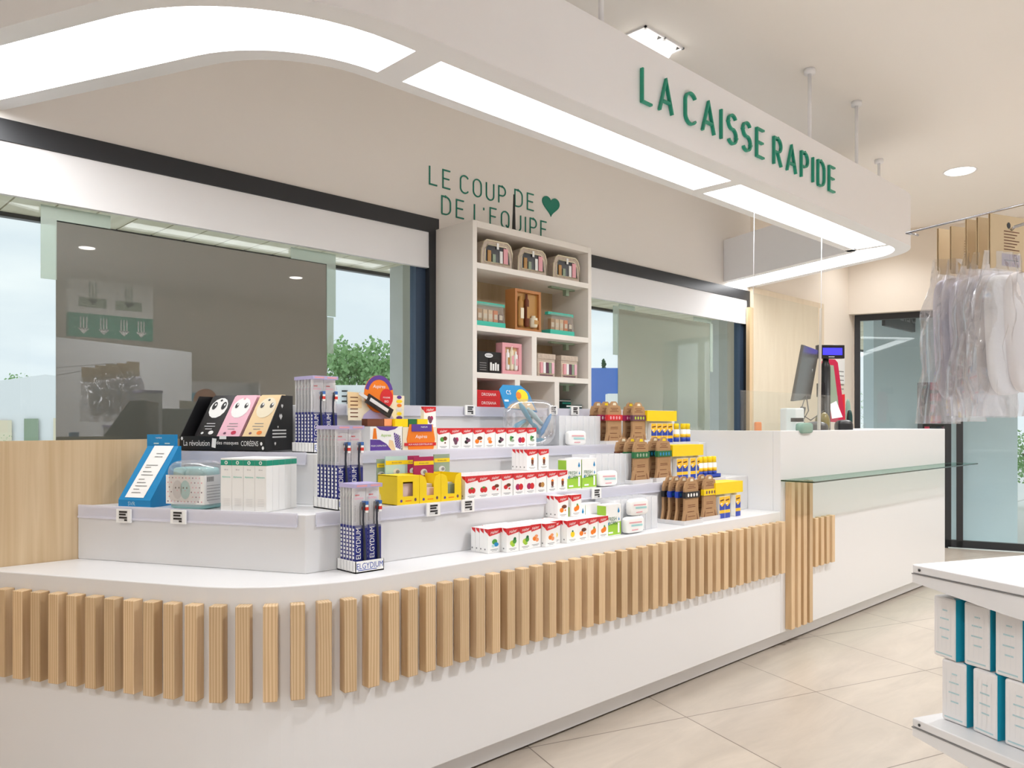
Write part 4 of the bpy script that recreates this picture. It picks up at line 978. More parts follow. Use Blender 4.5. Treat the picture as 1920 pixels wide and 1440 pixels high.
# mask box
o = thing('mask_display', 'black cardboard display box with white script on the upper left step', 'display box', onL(337, 2.79, T2[2] + 0.008), TL)
W_, D_, hf, hb = 0.43, 0.20, 0.060, 0.235
b = MB(); b.box(0, W_, 0, 0.003, 0, hf, 'black'); b.box(0, W_, D_ - .003, D_, 0, hb, 'black'); b.box(0, W_, 0, D_, 0, 0.003, 'black')
for x in (0, W_ - 0.003): b.sprism([(0.003, 0), (D_ - .003, 0), (D_ - .003, hb), (D_ - 0.08, hb), (0.003, hf)], x, x + 0.003, 'black')
b.text('La révolution', 0.088, 0.031, 0.024, 'paper', -0.0008, 0.135); b.text('des masques', 0.245, 0.031, 0.020, 'paper', -0.0008, 0.12); b.text('CORÉENS', 0.355, 0.033, 0.026, 'paper', -0.0008, 0.085)
b.front([(0.165, 0.014), (0.185, 0.010), (0.190, 0.05), (0.168, 0.052)], -0.0008, 'paper'); b.front([(0.205, 0.048), (0.24, 0.048), (0.24, 0.062), (0.205, 0.062)], -0.0014, 'paper')
for (x, z) in ((0.412, 0.03), (0.012, 0.05), (0.42, 0.012)): b.disc(x, z, 0.006, 0.008, -0.0008, 'paper', 6)
xs_ = W_ + 0.0006
for (y, z, r) in ((0.12, 0.19, 0.008), (0.11, 0.145, 0.012), (0.09, 0.10, 0.005), (0.07, 0.03, 0.007)): b.side([(y - r, z), (y, z - r * 1.3), (y + r, z), (y + r * .5, z + r), (y, z + r * .4), (y - r * .5, z + r)], xs_, 'paper')
for i in range(3): b.side([(0.05, 0.082 - i * .014), (0.15, 0.082 - i * .014), (0.15, 0.088 - i * .014), (0.05, 0.088 - i * .014)], xs_, 'paper')
b.obj('box_body', o)
def sachet(i, x, body, face, lab, eye):
    s = thing('mask_sachet', lab, 'face mask sachet', tuple(Vector(onL(337, 2.79, T2[2] + 0.012)) + dx * x + dy * 0.03), TL, 'animal face mask sachets')
    for q in range(3):
        b = MB(); y0 = 0.03 * q * 0.4; w_ = 0.115
        def sp(xx, t, e=0.0): return (xx + 0.03 * t, y0 + 0.13 * t - e, 0.235 * t + e * 0.5)
        b.add([sp(0, 0), sp(w_, 0), sp(w_, .97), sp(w_ - .008, 1), sp(.008, 1), sp(0, .97)] + [sp(0, 0, -.004), sp(w_, 0, -.004), sp(w_, .97, -.004), sp(w_ - .008, 1, -.004), sp(.008, 1, -.004), sp(0, .97, -.004)],
              [(0, 1, 2, 3, 4, 5), (11, 10, 9, 8, 7, 6)] + [(k, 6 + k, 6 + (k + 1) % 6, (k + 1) % 6) for k in range(6)], body)
        if q == 0:
            def dsc(cx, t, rx, rt, m, e=0.001, n=14): b.add([sp(cx + rx * math.cos(6.2832 * a / n), t + rt * math.sin(6.2832 * a / n), e) for a in range(n)], [tuple(range(n))], m)
            dsc(w_ / 2, .76, .045, .19, face, 0.0010)
            for ex in (-.024, .024):
                dsc(w_ / 2 + ex, .80, .012 if eye == 'black' else .009, .075 if eye == 'black' else .05, 'black', 0.0016); dsc(w_ / 2 + ex + .003, .82, .004, .022, 'paper', 0.0022)
            dsc(w_ / 2, .90 if eye != 'pink' else .93, .006, .02, 'black' if eye != 'pink' else 'pinkl', 0.0018)
            for a, t in ((.035, .46), (.03, .41), (.04, .36)): b.add([sp(a, t, .001), sp(w_ - a, t, .001), sp(w_ - a, t + .012, .001), sp(a, t + .012, .001)], [(0, 1, 2, 3)], 'greytext' if i else 'boxgrey')
            dsc(w_ * .68, .30, .013, .035, 'paper' if i == 0 else 'redterm' if i == 1 else 'orange'); dsc(w_ * .3, .29, .007, .02, 'mauve' if i else 'paper')
        b.obj('sachet', s) if q == 0 else b.obj('sachet_behind', s)
sachet(0, 0.018, 'monitor', 'paper', 'black panda-face mask sachet, left one in the black display box', 'black')
sachet(1, 0.135, 'pinkp', 'paper', 'pink animal-face mask sachet in the middle of the black display box', 'pink')
sachet(2, 0.265, 'sand', 'cream', 'orange and cream fox-face mask sachet, right one in the black display box', 'fox')

# green and white cartons, tissue packs, bag, dispensers
gm = MB(); gw, gh, gd = 0.112, 0.150, 0.055; gm.box(0, gw, 0, gd, 0, gh, 'paper')
gm.front([(0, 0.004), (gw, 0.004), (gw, gh * .44), (gw * .5, gh * .40), (0, gh * .34)], -0.0005, 'lgreen'); gm.side([(0, 0), (gd, 0), (gd, gh * .96), (0, gh * .96)], -0.0005, 'lgreen')
gm.text('FRESH', gw * .42, gh * .54, .017, 'dgreen', -0.001); gm.text('BORN', gw * .46, gh * .40, .017, 'dgreen', -0.001)
for x, z, r in ((.84, .76, .008), (.86, .5, .005), (.15, .38, .005)): gm.front([(gw * x - r, gh * z), (gw * x, gh * z - r), (gw * x + r, gh * z), (gw * x, gh * z + 2.6 * r)], -0.001, 'skyblue')
gm.front([(gw * .78, .012), (gw * .9, .012), (gw * .9, .06), (gw * .78, .06)], -0.001, 'paper'); gm.front([(gw * .15, .012), (gw * .45, .012), (gw * .45, .02), (gw * .15, .02)], -0.001, 'paper')
gm = gm.obj('green_carton', data_only=True)
for (u, y, z, lab) in ((1062, 2.60, T1[2], 'left green and white carton on the middle step beside the sweet boxes'), (1091, 2.60, T1[2], 'right green and white carton on the middle step beside the tissue packs'),
                       (1074, 2.67, T1[2], 'white carton half hidden behind the two green ones on the middle step'),
                       (1136.5, 2.365, ZL, 'green and white carton on the counter top right of the orange sweet box'), (1098, 2.46, ZL, 'pale green carton behind the lowest sweet boxes, left one'), (1117, 2.462, ZL, 'pale green carton behind the lowest sweet boxes, right one')):
    x = xat(u, y)
    if u in (1098, 1117): x = 2.772 if u == 1098 else 2.889
    if u == 1091: x = xat(1062, 2.60) + 0.118
    put('green_carton', gm, (x, y, z + 0.001), 0, lab, 'carton', 'green and white cartons')
M['ribclear'] = glass('ribbed_clear', 'fbfcff', 0.10, 0.1, 0.42, 'ffffff')
def tissue(u, y, z, wd, n, where):
    x = xat(u, y); o = thing('acrylic_dispenser', 'clear ribbed acrylic dispenser of white packs on the ' + where, 'dispenser', (x, y + 0.045, z + 0.001), 0, None)
    k = MB(); k.box(0, wd, 0, 0.003, 0, 0.165, 'ribclear'); k.box(0, 0.003, 0.003, 0.12, 0, 0.165, 'ribclear'); k.box(wd - .003, wd, 0.003, 0.12, 0, 0.165, 'ribclear'); k.box(0, wd, 0.003, 0.12, 0, 0.003, 'ribclear'); k.box(0.003, wd - .003, 0.12, 0.123, 0, 0.165, 'ribclear')
    for i in range(1, int(wd / 0.05)): k.box(i * 0.05, i * 0.05 + 0.003, -0.004, 0.12, 0, 0.165, 'ribclear')
    k.obj('clear_box', o)
    m_ = MB(); m_.ell((0.0215, 0.045, 0.066), (0.0205, 0.042, 0.064), 'paper', 14, 8, 0.4); m_.box(0.008, 0.034, 0.0015, 0.003, 0.03, 0.09, 'paleblue')
    m_ = m_.obj('tissue_pack', data_only=True)
    for i in range(int(wd / 0.05)):
        put('tissue_pack', m_, (x + 0.006 + i * 0.05, y + 0.057, z + 0.006), 0, 'upright white tissue pack inside the ribbed dispenser on the ' + where, 'tissue pack', 'upright tissue packs on the ' + where)
    for i in range(n):
        f = MB(); f.ell((0.075, 0.02, 0.042), (0.074, 0.020, 0.040), 'paper', 22, 10, 0.4)
        f.front([(0.02, 0.052), (0.12, 0.050), (0.12, 0.056), (0.02, 0.058)], -0.0012, 'pinkl'); f.front([(0.035, 0.036), (0.125, 0.034), (0.125, 0.043), (0.035, 0.045)], -0.0012, 'tealtowel'); f.front([(0.04, 0.016), (0.09, 0.016), (0.09, 0.021), (0.04, 0.021)], -0.0012, 'pinkl')
        tag(place(f.obj('tissue_pack'), (x + 0.03 + 0.04 * (i == 0) * (n > 1), y - 0.002 - (0.004 if i else 0), z + 0.001 + 0.083 * (n - 1 - i))), ('white soft tissue pack lying against the dispenser on the %s' if n == 1 else ('upper' if i == 0 else 'lower') + ' white soft tissue pack against the dispenser on the %s') % where, 'tissue pack')
tissue(1060, 2.86, T2[2], 0.352, 1, 'upper step'); tissue(1118, 2.58, T1[2], 0.352, 1, 'middle step'); tissue(1166, 2.345, ZL, 0.352, 2, 'counter top')

# bag of teal interdental brushes with blue header card
o = thing('brush_bag', 'clear bag of teal dental tools with a blue and yellow header card', 'bag', (xat(966, 2.88), 2.88, T2[2] + 0.002), 0)
k = MB(); k.T = Matrix.Translation((0, 0.05, 0.20)) @ Matrix.Rotation(-0.25, 4, 'X')
k.fprism([(-0.02, 0.0), (0.21, -0.02), (0.17, 0.09), (0.12, 0.125), (-0.01, 0.125), (-0.04, 0.10)], 0, 0.004, 'skyblue'); k.disc(0.115, 0.065, 0.045, 0.040, -0.001, 'yellow', 14); k.disc(0.09, 0.07, 0.02, 0.02, -0.002, 'orange', 8)
k.front([(-0.01, 0.0), (0.2, -0.01), (0.18, 0.03), (0.08, 0.035), (0.02, 0.02)], -0.0015, 'sand'); k.text('CS', 0.02, 0.085, 0.022, 'paper', -0.001); k.front([(-0.02, 0.035), (0.01, 0.035), (0.01, 0.045), (-0.02, 0.045)], -0.0015, 'paper'); k.obj('header_card', o)
k = MB(); k.ell((0.16, 0.05, 0.125), (0.185, 0.05, 0.125), 'bag', 26, 12, 0.6); k.obj('clear_bag', o)
for i, (p, q, m) in enumerate((((0.06, 0.03, 0.23), (0.15, 0.02, 0.11), 'teal'), ((0.15, 0.02, 0.12), (0.22, 0.03, 0.06), 'teal'), ((0.20, 0.02, 0.05), (0.30, 0.03, 0.17), 'skyblue'), ((0.02, 0.03, 0.10), (0.12, 0.04, 0.14), 'teal'), ((0.12, 0.03, 0.20), (0.27, 0.05, 0.10), 'paleblue'), ((0.14, 0.04, 0.03), (0.26, 0.05, 0.035), 'teal'), ((0.05, 0.05, 0.05), (0.18, 0.05, 0.16), 'glassgreen'))):
    k = MB(); p = Vector(p); q = Vector(q); k.tube([p, p.lerp(q, .2), p.lerp(q, .8), q], 0.012, m, 8, [0.007, 0.014, 0.012, 0.006]); k.obj('dental_tool', o)

# lavender and balm dispensers on the upper step
o = thing('soap_box', 'white carton with purple wave and lavender sprigs on the upper step', 'carton', (xat(694, 2.868), 2.868, T2[2] + 0.001), 0)
k = MB(); a_, h_ = 0.172, 0.108; k.box(0, a_, 0, 0.07, 0, h_, 'paper')
k.front([(0.0, 0.0), (0.115, 0.0), (0.085, 0.032), (0.05, 0.050), (0.0, 0.052)], -0.0005, 'purple'); k.front([(0.09, 0.0), (0.135, 0.0), (0.12, 0.045), (0.10, 0.05), (0.095, 0.02)], -0.0003, 'sand')
k.front([(0.03, h_), (0.05, h_ - .014), (0.09, h_ - .020), (0.13, h_ - .012), (0.15, h_)][::-1], -0.0005, 'purple'); k.front([(0.012, 0.054), (0.036, 0.054), (0.03, 0.10), (0.018, 0.10)], -0.0005, 'orange')
k.text('Aspirea', 0.082, 0.068, 0.016, 'lgreen', -0.001, 0.065, 0, 0.2); k.text('POUR L\'ASPIRATEUR', 0.045, 0.024, 0.007, 'paper', -0.001, 0.08)
for i in range(4):
    for j in range(6): k.disc(0.128 + i * 0.009 + j * 0.002, 0.075 - j * 0.011 - i * 0.004, 0.004, 0.006, -0.001, 'purple' if i < 3 else 'greytext', 6)
k.obj('carton', o)
o = thing('scent_dispenser', 'orange and purple cardboard dispenser with round header and coloured lids', 'display box', (xat(754, 2.868), 2.868, T2[2] + 0.001), 0)
k = MB(); a_ = 0.198; k.box(0, a_, 0, 0.10, 0, 0.105, 'cream'); k.fprism([(0.035, 0.0), (0.175, 0.0), (0.185, 0.05), (0.17, 0.118), (0.04, 0.118), (0.025, 0.05)], -0.003, 0.0, 'orange')
k.fprism([(0.05, 0.085), (0.165, 0.085), (0.165, 0.118), (0.05, 0.118)], -0.005, -0.003, 'purple'); k.text('Aspirea', 0.105, 0.060, 0.020, 'paper', -0.0036, 0.09, 0, 0.2); k.box(0.01, 0.19, -0.0045, -0.003, 0.020, 0.034, 'red'); k.text('AUX HUILES ESSENTIELLES BIO', 0.10, 0.027, 0.007, 'paper', -0.005, 0.15); k.text('PARFUM', 0.12, 0.105, 0.007, 'paper', -0.0056, 0.06)
k.obj('front_carton', o)
for x0, x1, m in ((-0.135, -0.045, 'brown'), (-0.045, 0.0, 'peach'), (0.0, 0.075, 'yellow'), (0.075, 0.125, 'dgreen'), (0.125, 0.19, 'yellow')):
    k = MB(); k.box(x0 + .002, x1 - .002, 0.055 if x0 >= 0 else 0.075, 0.12, 0.106 if x0 >= 0 else 0.11, 0.142, m); k.obj('lid', o)
k = MB(); k.box(-0.14, 0.19, 0.075, 0.12, 0.0, 0.11, 'monitor'); k.obj('inner_tray', o)
k = MB(); k.fprism([(-0.20, 0.135), (0.10, 0.135), (0.105, 0.25), (-0.205, 0.262)], 0.125, 0.128, 'cream')
k.front([(-0.20, 0.19), (-0.13, 0.19), (-0.13, 0.258), (-0.203, 0.26)], 0.1245, 'sand')
k.fprism([(-0.04 + 0.078 * math.cos(a * math.pi / 14), 0.255 + 0.085 * math.sin(a * math.pi / 14)) for a in range(28)], 0.120, 0.1249, 'orange')
k.add([(-0.04 + r * math.cos(math.radians(t)), 0.1195, 0.255 + r * 1.09 * math.sin(math.radians(t))) for r in (0.078, 0.060) for t in range(15, 166, 15)], [(i, i + 1, 12 + i, 11 + i)[::-1] for i in range(10)], 'purple')
k.text('Aspirea', -0.04, 0.287, 0.020, 'paper', 0.119, 0.085, 0, 0.2); k.disc(0.0, 0.238, 0.036, 0.042, 0.1192, 'red', 18); k.text('BIO', 0.0, 0.222, 0.010, 'paper', 0.1188); k.text('POUDRE', 0.0, 0.240, 0.007, 'paper', 0.1188)
k.front([(-0.13, 0.136), (0.05, 0.136), (0.02, 0.175), (-0.08, 0.19), (-0.12, 0.16)], 0.1242, 'lilac')
for i in range(6): k.front([(-0.19, 0.15 + i * .017), (-0.15, 0.15 + i * .017), (-0.15, 0.154 + i * .017), (-0.19, 0.154 + i * .017)], 0.1238, 'brown')
for i, m in enumerate(('purple', 'yellow', 'boxgrey', 'orange', 'yellow', 'purple')): k.disc(0.075, 0.148 + i * 0.019, 0.018 - 0.004 * (i % 2), 0.008, 0.124, m, 10)
k.obj('header_board', o)
k = MB(); k.T = Matrix.Translation((-0.055, 0.110, 0.205)) @ Matrix.Rotation(math.radians(28), 4, 'Y'); k.box(-0.065, 0.085, -0.004, 0.004, -0.022, 0.022, 'monitor'); k.box(-0.11, -0.06, -0.003, 0.003, -0.008, 0.006, 'boxgrey'); k.box(-0.05, 0.06, -0.0055, -0.004, -0.006, 0.010, 'boxgrey'); k.obj('nozzle_picture', o)

# yellow sachet boxes on the middle step
yx = xat(744.5, 2.558); wy = 0.110
def ybox(i, kind, lab):
    o = thing('yellow_box', lab, 'display box', (yx + i * (wy + 0.0015), 2.558, T1[2] + 0.001), 0, 'yellow sachet boxes')
    k = MB(); D_ = 0.135; h_ = 0.117
    k.box(0.001, 0.003, 0.001, D_, 0, h_, 'yellow'); k.box(wy - .003, wy - .001, 0.001, D_, 0, h_, 'yellow'); k.box(0.001, wy - .001, D_ - .002, D_, 0, h_, 'yellow'); k.box(0.001, wy - .001, 0, D_, 0, 0.002, 'yellow')
    if kind == 0:
        for x0, x1, z0, z1 in ((0, wy, 0, .034), (0, wy, .092, h_), (0, .028, .034, .092), (.078, wy, .034, .092)): k.box(x0, x1, -0.001, 0.001, z0, z1, 'yellow')
        k.box(0.004, 0.03, 0.0, D_, h_ - 0.001, h_ + 0.001, 'yellow'); k.box(0.001, wy - .001, 0.0, D_, h_ - .002, h_, 'yellow')
    else:
        k.fprism([(0, 0), (wy, 0), (wy, .032), (0, .032)], -0.001, 0.001, 'yellow')
        k.fprism([(0, .032), (.036, .032), (.036, .085), (.028, .108), (.008, h_), (0, h_)], -0.001, 0.001, 'yellow'); k.fprism([(wy - .036, .032), (wy, .032), (wy, h_), (wy - .008, h_), (wy - .028, .108), (wy - .036, .085)], -0.001, 0.001, 'yellow')
    k.disc(.02, .017, .006, .006, -0.0014, 'purple', 8); k.disc(wy - .02, .019, .006, .007, -0.0014, 'mauve', 8); k.front([(.04, .014), (.07, .014), (.07, .018), (.04, .018)], -0.0014, 'orange'); k.obj('carton', o)
    f = MB(); f.box(0.01, wy - .01, 0.02, 0.04, 0.003, (.084, .06, .07)[i], 'pinkpaper' if i < 2 else 'sage'); f.box(0.01, wy - .01, 0.045, 0.11, 0.003, .075, 'boxgrey'); f.obj('sachets_inside', o)
    return o
ybox(0, 0, 'yellow sachet box with small square window, left of the three')
ybox(1, 1, 'open-fronted yellow sachet box holding magenta cards, middle of the three')
ybox(2, 1, 'open-fronted yellow sachet box nearest the strawberry sweet box')
def tcard(u0, u1, v0, y, m, lab, zb=T1[2] + 0.002, w_=None):
    x0, x1 = xat(u0, y), xat(u1, y); zt = zat(u0, v0, y); h_ = zt - zb; k = MB(); k.box(0, x1 - x0, 0, 0.006, 0, h_, m); W_ = x1 - x0
    k.front([(0, h_ - .035), (W_, h_ - .035), (W_, h_ - .018), (0, h_ - .018)], -0.0005, 'yellow'); k.text('Aroma celte', W_ / 2, h_ - .0265, 0.007, 'mauve', -0.001, W_ * .7)
    k.disc(W_ / 2, h_ - .065, 0.018, 0.014, -0.0005, 'boxgrey', 10); k.disc(W_ / 2 + .005, h_ - .065, 0.010, 0.008, -0.001, 'greytext', 8)
    tag(place(k.obj('sachet_card'), (x0, y, zb)), lab, 'sachet card', 'sachet cards in the yellow boxes')
tcard(723, 764, 856, 2.70, 'paleblue', 'pale blue sachet card rising behind the left yellow box'); tcard(762, 786, 855, 2.75, 'magenta', 'magenta sachet card half hidden behind the pale blue one')
tcard(707, 722, 861, 2.73, 'sage', 'narrow grey-green sachet card at the left end of the yellow boxes'); tcard(776, 813, 857, 2.66, 'magenta', 'magenta sachet card standing in the middle yellow box', T1[2] + 0.003); tcard(814, 843, 852, 2.70, 'sage', 'grey-green sachet card rising behind the right yellow box')

# kraft hang cards in clear trays
def kraft(band, ink):
    o = thing('kraft_pack', '', 'kraft card pack'); w_, h_ = 0.172, 0.232
    out = [(0.0, 0.0), (w_, 0.0), (w_ - .012, .03), (w_ - .022, .07), (w_ - .022, .19), (w_ - .034, h_ - .012), (w_ * .5 + .034, h_ - .010), (w_ * .5 + .028, h_ + .004), (w_ * .5 + .014, h_ + .014), (w_ * .5 - .014, h_ + .014), (w_ * .5 - .028, h_ + .004), (w_ * .5 - .034, h_ - .010), (.034, h_ - .012), (.022, .19), (.022, .07), (.012, .03)]
    k = MB(); k.fprism(out, 0.004, 0.016, 'kraft')
    for i, (x0, x1, z) in enumerate(((.05, .12, .205), (.06, .11, .195), (.045, .125, .186), (.05, .12, .095), (.05, .12, .086), (.045, .11, .06), (.05, .12, .035))): k.front([(x0, z), (x1, z), (x1, z + .003), (x0, z + .003)], 0.0035, 'brown')
    k.obj('card', o)
    hl = MB(); hl.front([(w_ * .5 - .016, h_ - .008), (w_ * .5 + .016, h_ - .008), (w_ * .5 + .012, h_ + .006), (w_ * .5 - .012, h_ + .006)], 0.0034, 'yellow' if band in ('dgreen', 'magenta') else 'cream'); hl.obj('hang_hole', o)
    c = MB(); c.box(.018, w_ - .018, -0.002, 0.018, .135, .168, band)
    for i in range(4): c.disc(.045 + i * .027, .151, .008, .010, -0.0025, ink, 8)
    c.obj('wrist_band', o)
    tr = MB(); tr.add([(.028, .0036, .0), (.04, .0036, .05), (.036, .0036, .05), (.02, .0036, .0)], [(0, 1, 2, 3)], 'brown'); tr.add([(w_ - .028, .0036, .0), (w_ - .02, .0036, 0), (w_ - .036, .0036, .05), (w_ - .04, .0036, .05)], [(0, 1, 2, 3)], 'brown'); tr.obj('printed_edge', o)
    return o
def ktray(x, y, z, d, lab):
    k = MB(); k.box(0, 0.176, 0, d, 0, 0.003, 'acrylic'); k.box(0, 0.176, -0.002, 0, 0, 0.022, 'ribclear'); k.box(-0.002, 0, -0.002, d, 0, 0.022, 'ribclear'); k.box(0.176, 0.178, -0.002, d, 0, 0.022, 'ribclear'); k.box(0, 0.176, d - .002, d, 0, 0.022, 'ribclear')
    tag(place(k.obj('acrylic_tray'), (x - .002, y, z + .001)), lab, 'tray', 'clear trays of kraft packs')
KS = (((1283, 2.345, ZL, [('black', 'paper'), ('bluedk', 'skyblue'), ('bluedk', 'skyblue'), ('black', 'greytext')], 'left tray on the counter top', .048), (1318, 2.372, ZL, [('yellow', 'mauve'), ('brown', 'gold')], 'right tray on the counter top', .05)),
      ((1187, 2.575, T1[2], [('dgreen', 'sage'), ('dgreen', 'black'), ('brown', 'black')], 'left tray on the middle step', .06), (1231, 2.60, T1[2], [('dgreen', 'skyblue'), ('darkgreen', 'skyblue')], 'right tray on the middle step', .06)),
      ((1137, 2.86, T2[2], [('red', 'pinkl'), ('magenta', 'paper'), ('brown', 'paper')], 'left tray on the upper step', .06), (1184, 2.885, T2[2], [('mauve', 'lime'), ('magenta', 'pinkp')], 'right tray on the upper step', .06)))
for lvl in KS:
    for (u, y, z, lst, where, pd) in lvl:
        x = xat(u, y); ktray(x, y, z, pd * len(lst) + 0.02 if z != ZL else min(.175, pd * len(lst) + .0), 'clear acrylic tray of kraft packs, ' + where)
        for j, (bd, ink) in enumerate(lst):
            if z == ZL and j > 2: pd = .045
            o = kraft(bd, ink); place(o, (x, y + 0.006 + j * min(pd, .048 if z == ZL else pd), z + 0.005)); tag(o, 'kraft pack with %s band, %s in %s' % ({'bluedk': 'blue', 'dgreen': 'dark green', 'darkgreen': 'very dark green', 'mauve': 'plum'}.get(bd, bd), ('front', 'second', 'third', 'last')[j], where), 'kraft card pack', 'kraft card packs')

# sun care cartons with yellow headers
defm('sungold', 'f4c020', 0.45)
sm_ = MB(); sw, sh, sd = 0.0565, 0.124, 0.03; sm_.box(0, sw, 0, sd, 0, sh, 'paper')
for z0, z1, m in ((0.0, .028, 'bluedk'), (.028, .046, 'sungold'), (.046, .066, 'bluedk'), (.066, sh - .002, 'sungold')): sm_.front([(.001, z0), (sw - .001, z0), (sw - .001, z1), (.001, z1)], -0.0004, m)
sm_.front([(.001, .066), (sw * .4, .066), (.001, .085)], -0.0008, 'bluedk'); sm_.front([(sw * .55, .066), (sw - .001, .066), (sw - .001, .084)], -0.0008, 'bluedk'); sm_.front([(.008, .095), (.046, .100), (.046, .108), (.008, .103)], -0.0008, 'brown'); sm_.front([(.01, .078), (.03, .08), (.03, .086), (.01, .084)], -0.0008, 'paper')
sm_ = sm_.obj('sun_care_carton', data_only=True)
SUN = ((1349, 2.372, ZL, 4, 0.262, 'counter top', (0, 1, 3)), (1269, 2.60, T1[2], 4, 0.285, 'middle step', (0, 1, 2, 3)), (1221, 2.88, T2[2], 4, 0.28, 'upper step', (0, 1, 2, 3)))
for (u, y, z, n, wd, where, idx_) in SUN:
    x = xat(u, y); o = thing('sun_care_stand', 'bright yellow cardboard header stand behind sun care cartons on the ' + where, 'display stand', (x - 0.01, y + 0.034, z + 0.001), 0)
    k = MB(); k.box(0, wd, 0, 0.09, 0.0, 0.136, 'paper'); k.obj('stand_body', o)
    k = MB(); k.box(-0.03, wd + 0.005, -0.034, 0.09, 0.137, 0.202, 'yellow'); k.obj('header', o)
    for i in idx_: put('sun_care_carton', sm_, (x + i * (sw + .0015 + .012 * (i > 1 and where == 'middle step')), y, z + 0.001), 0, 'yellow, orange and blue sun care carton on the %s, %s from the left' % (where, ('first', 'second', 'third', 'fourth')[i]), 'carton', 'sun care cartons on the ' + where)
def stick(x, y, z, where, i):
    o = thing('sun_stick', 'white sun stick with yellow cap on the %s, %s from the left' % (where, ('first', 'second', 'third', 'fourth')[i]), 'sun stick', (x, y, z), 0, 'yellow-capped sun sticks')
    k = MB(); k.lathe([(.018, 0), (.019, .004), (.019, .082), (.016, .085)], 'paper', 16); k.obj('stick_body', o)
    c = MB(); c.lathe([(.0172, .086), (.0172, .118), (.014, .122)], 'yellow', 16); c.obj('cap', o)
    l = MB(); l.lathe([(.0196, .006), (.0196, .034)], 'bluedk', 16); l.lathe([(.0197, .034), (.0197, .055)], 'sungold', 16); l.obj('label_band', o)
for i, dx_ in enumerate((0.0, 0.075, 0.125)): stick(xat(1268, 2.87) + dx_, 2.87, T2[2] + .001, 'upper step', i)
k = MB(); xs2 = xat(1314, 2.58); k.box(0, 0.215, 0, 0.065, 0, 0.004, 'bluedk'); k.box(0, 0.215, 0, 0.002, 0, 0.022, 'bluedk'); k.box(0, 0.002, 0, 0.065, 0, 0.022, 'bluedk'); k.box(0.213, 0.215, 0, 0.065, 0, 0.022, 'bluedk'); tag(place(k.obj('stick_tray'), (xs2, 2.575, T1[2] + .001)), 'small blue tray holding the sun sticks on the middle step', 'tray')
for i, dx_ in enumerate((0.03, 0.08, 0.135, 0.185)): stick(xs2 + dx_, 2.608, T1[2] + .006, 'middle step', i)

# ------------------------------------------------------------------ cash desk items
ZD = 1.30
def slab(mb, pts, vec, m):
    a = [Vector(p) for p in pts]; c = [p + Vector(vec) for p in a]; n = len(a)
    return mb.add(a + c, [tuple(range(n)), tuple(range(n, 2 * n))[::-1]] + [((i + 1) % n, i, n + i, n + (i + 1) % n) for i in range(n)], m)
o = thing('monitor', 'dark tilted computer monitor seen edge-on at the cash desk', 'monitor', (0, 0, 0))
k = MB(); sv = Vector(cw(0.03, 0.03)).to_3d()
slab(k, [p3(1482, 752, 5.3), p3(1502, 646, 5.35), p3(1531, 657, 5.75), p3(1515, 748, 5.7)], sv * 1.0, 'monitor'); k.obj('screen_shell', o)
k = MB(); slab(k, [p3(1506, 728, 5.52), p3(1514, 688, 5.55), p3(1524, 692, 5.68), p3(1517, 730, 5.66)], Vector(cw(-0.006, -0.004)).to_3d(), 'shelfwhite'); k.obj('rear_label', o)
k = MB(); a = aty(1506, 5.6); k.tube([(a[0], a[1], 1.50), (a[0] + .01, a[1] + .02, 1.42), (a[0], a[1], ZD + .01)], 0.02, 'black'); k.lathe([(.09, ZD + .001), (.09, ZD + .015), (.03, ZD + .02)], 'black', 20, a[0], a[1]); k.obj('stand', o)
a = aty(1548, 5.85); o = thing('customer_display', 'pole display with glowing blue screen above the cash desk', 'display', (a[0], a[1], ZD), math.atan2(-SS, CC) + 0.1)
k = MB(); k.lathe([(.07, .001), (.07, .012), (.034, .02), (.034, .50), (.03, .52), (.022, .54), (.022, .575)], 'black', 18); k.box(-0.07, -0.03, -0.05, 0.0, 0.28, 0.38, 'monitor'); k.obj('pole', o)
k = MB(); k.box(-0.08, 0.125, -0.045, 0.0, 0.562, 0.662, 'monitor'); k.obj('display_case', o, 0.004)
k = MB(); k.box(-0.045, 0.105, -0.0465, -0.0452, 0.588, 0.640, 'bluescr'); k.obj('blue_screen', o); k = MB(); k.box(0.0, 0.045, -0.0465, -0.0455, 0.572, 0.576, 'shelfwhite'); k.obj('label_strip', o)
o = thing('card_terminal', 'upright red-framed payment terminal behind the pole display', 'payment terminal', (0, 0, 0))
def tp(u, v, Y=6.15): return p3(u, v, Y)
k = MB(); slab(k, [tp(1540, 790), tp(1537, 690), tp(1541, 677), tp(1550, 673), tp(1566, 674), tp(1571, 680), tp(1584, 780), tp(1580, 792)], Vector(cw(0.01, 0.05)).to_3d(), 'redterm'); k.obj('red_frame', o)
k = MB(); slab(k, [tp(1545, 775, 6.14), tp(1543, 690, 6.14), tp(1549, 684, 6.14), tp(1563, 685, 6.14), tp(1573, 765, 6.14)], Vector(cw(0, 0.008)).to_3d(), 'sage'); k.obj('grey_screen', o)
k = MB(); slab(k, [tp(1573, 790, 6.3), tp(1571, 742, 6.3), tp(1584, 739, 6.3), tp(1585, 789, 6.3)], Vector(cw(0, 0.06)).to_3d(), 'red'); k.obj('red_side_box', o)
def lump(name, lab, cat, u, v0, v1, Y, w_, d_, m, e=0.5, zb=None):
    a = aty(u, Y); zt = H - (v0 - 795) * Y / F; zb = ZD + .001 if zb is None else zb
    k = MB(); k.ell((0, 0, (zt - zb) / 2), (w_, d_, (zt - zb) / 2), m, 18, 10, e); return tag(place(k.obj(name), (a[0], a[1], zb), math.atan2(-SS, CC)), lab, cat)
o = thing('receipt_printer', 'small white receipt printer under the tilted monitor', 'printer', (*aty(1474, 5.2), ZD), math.atan2(-SS, CC))
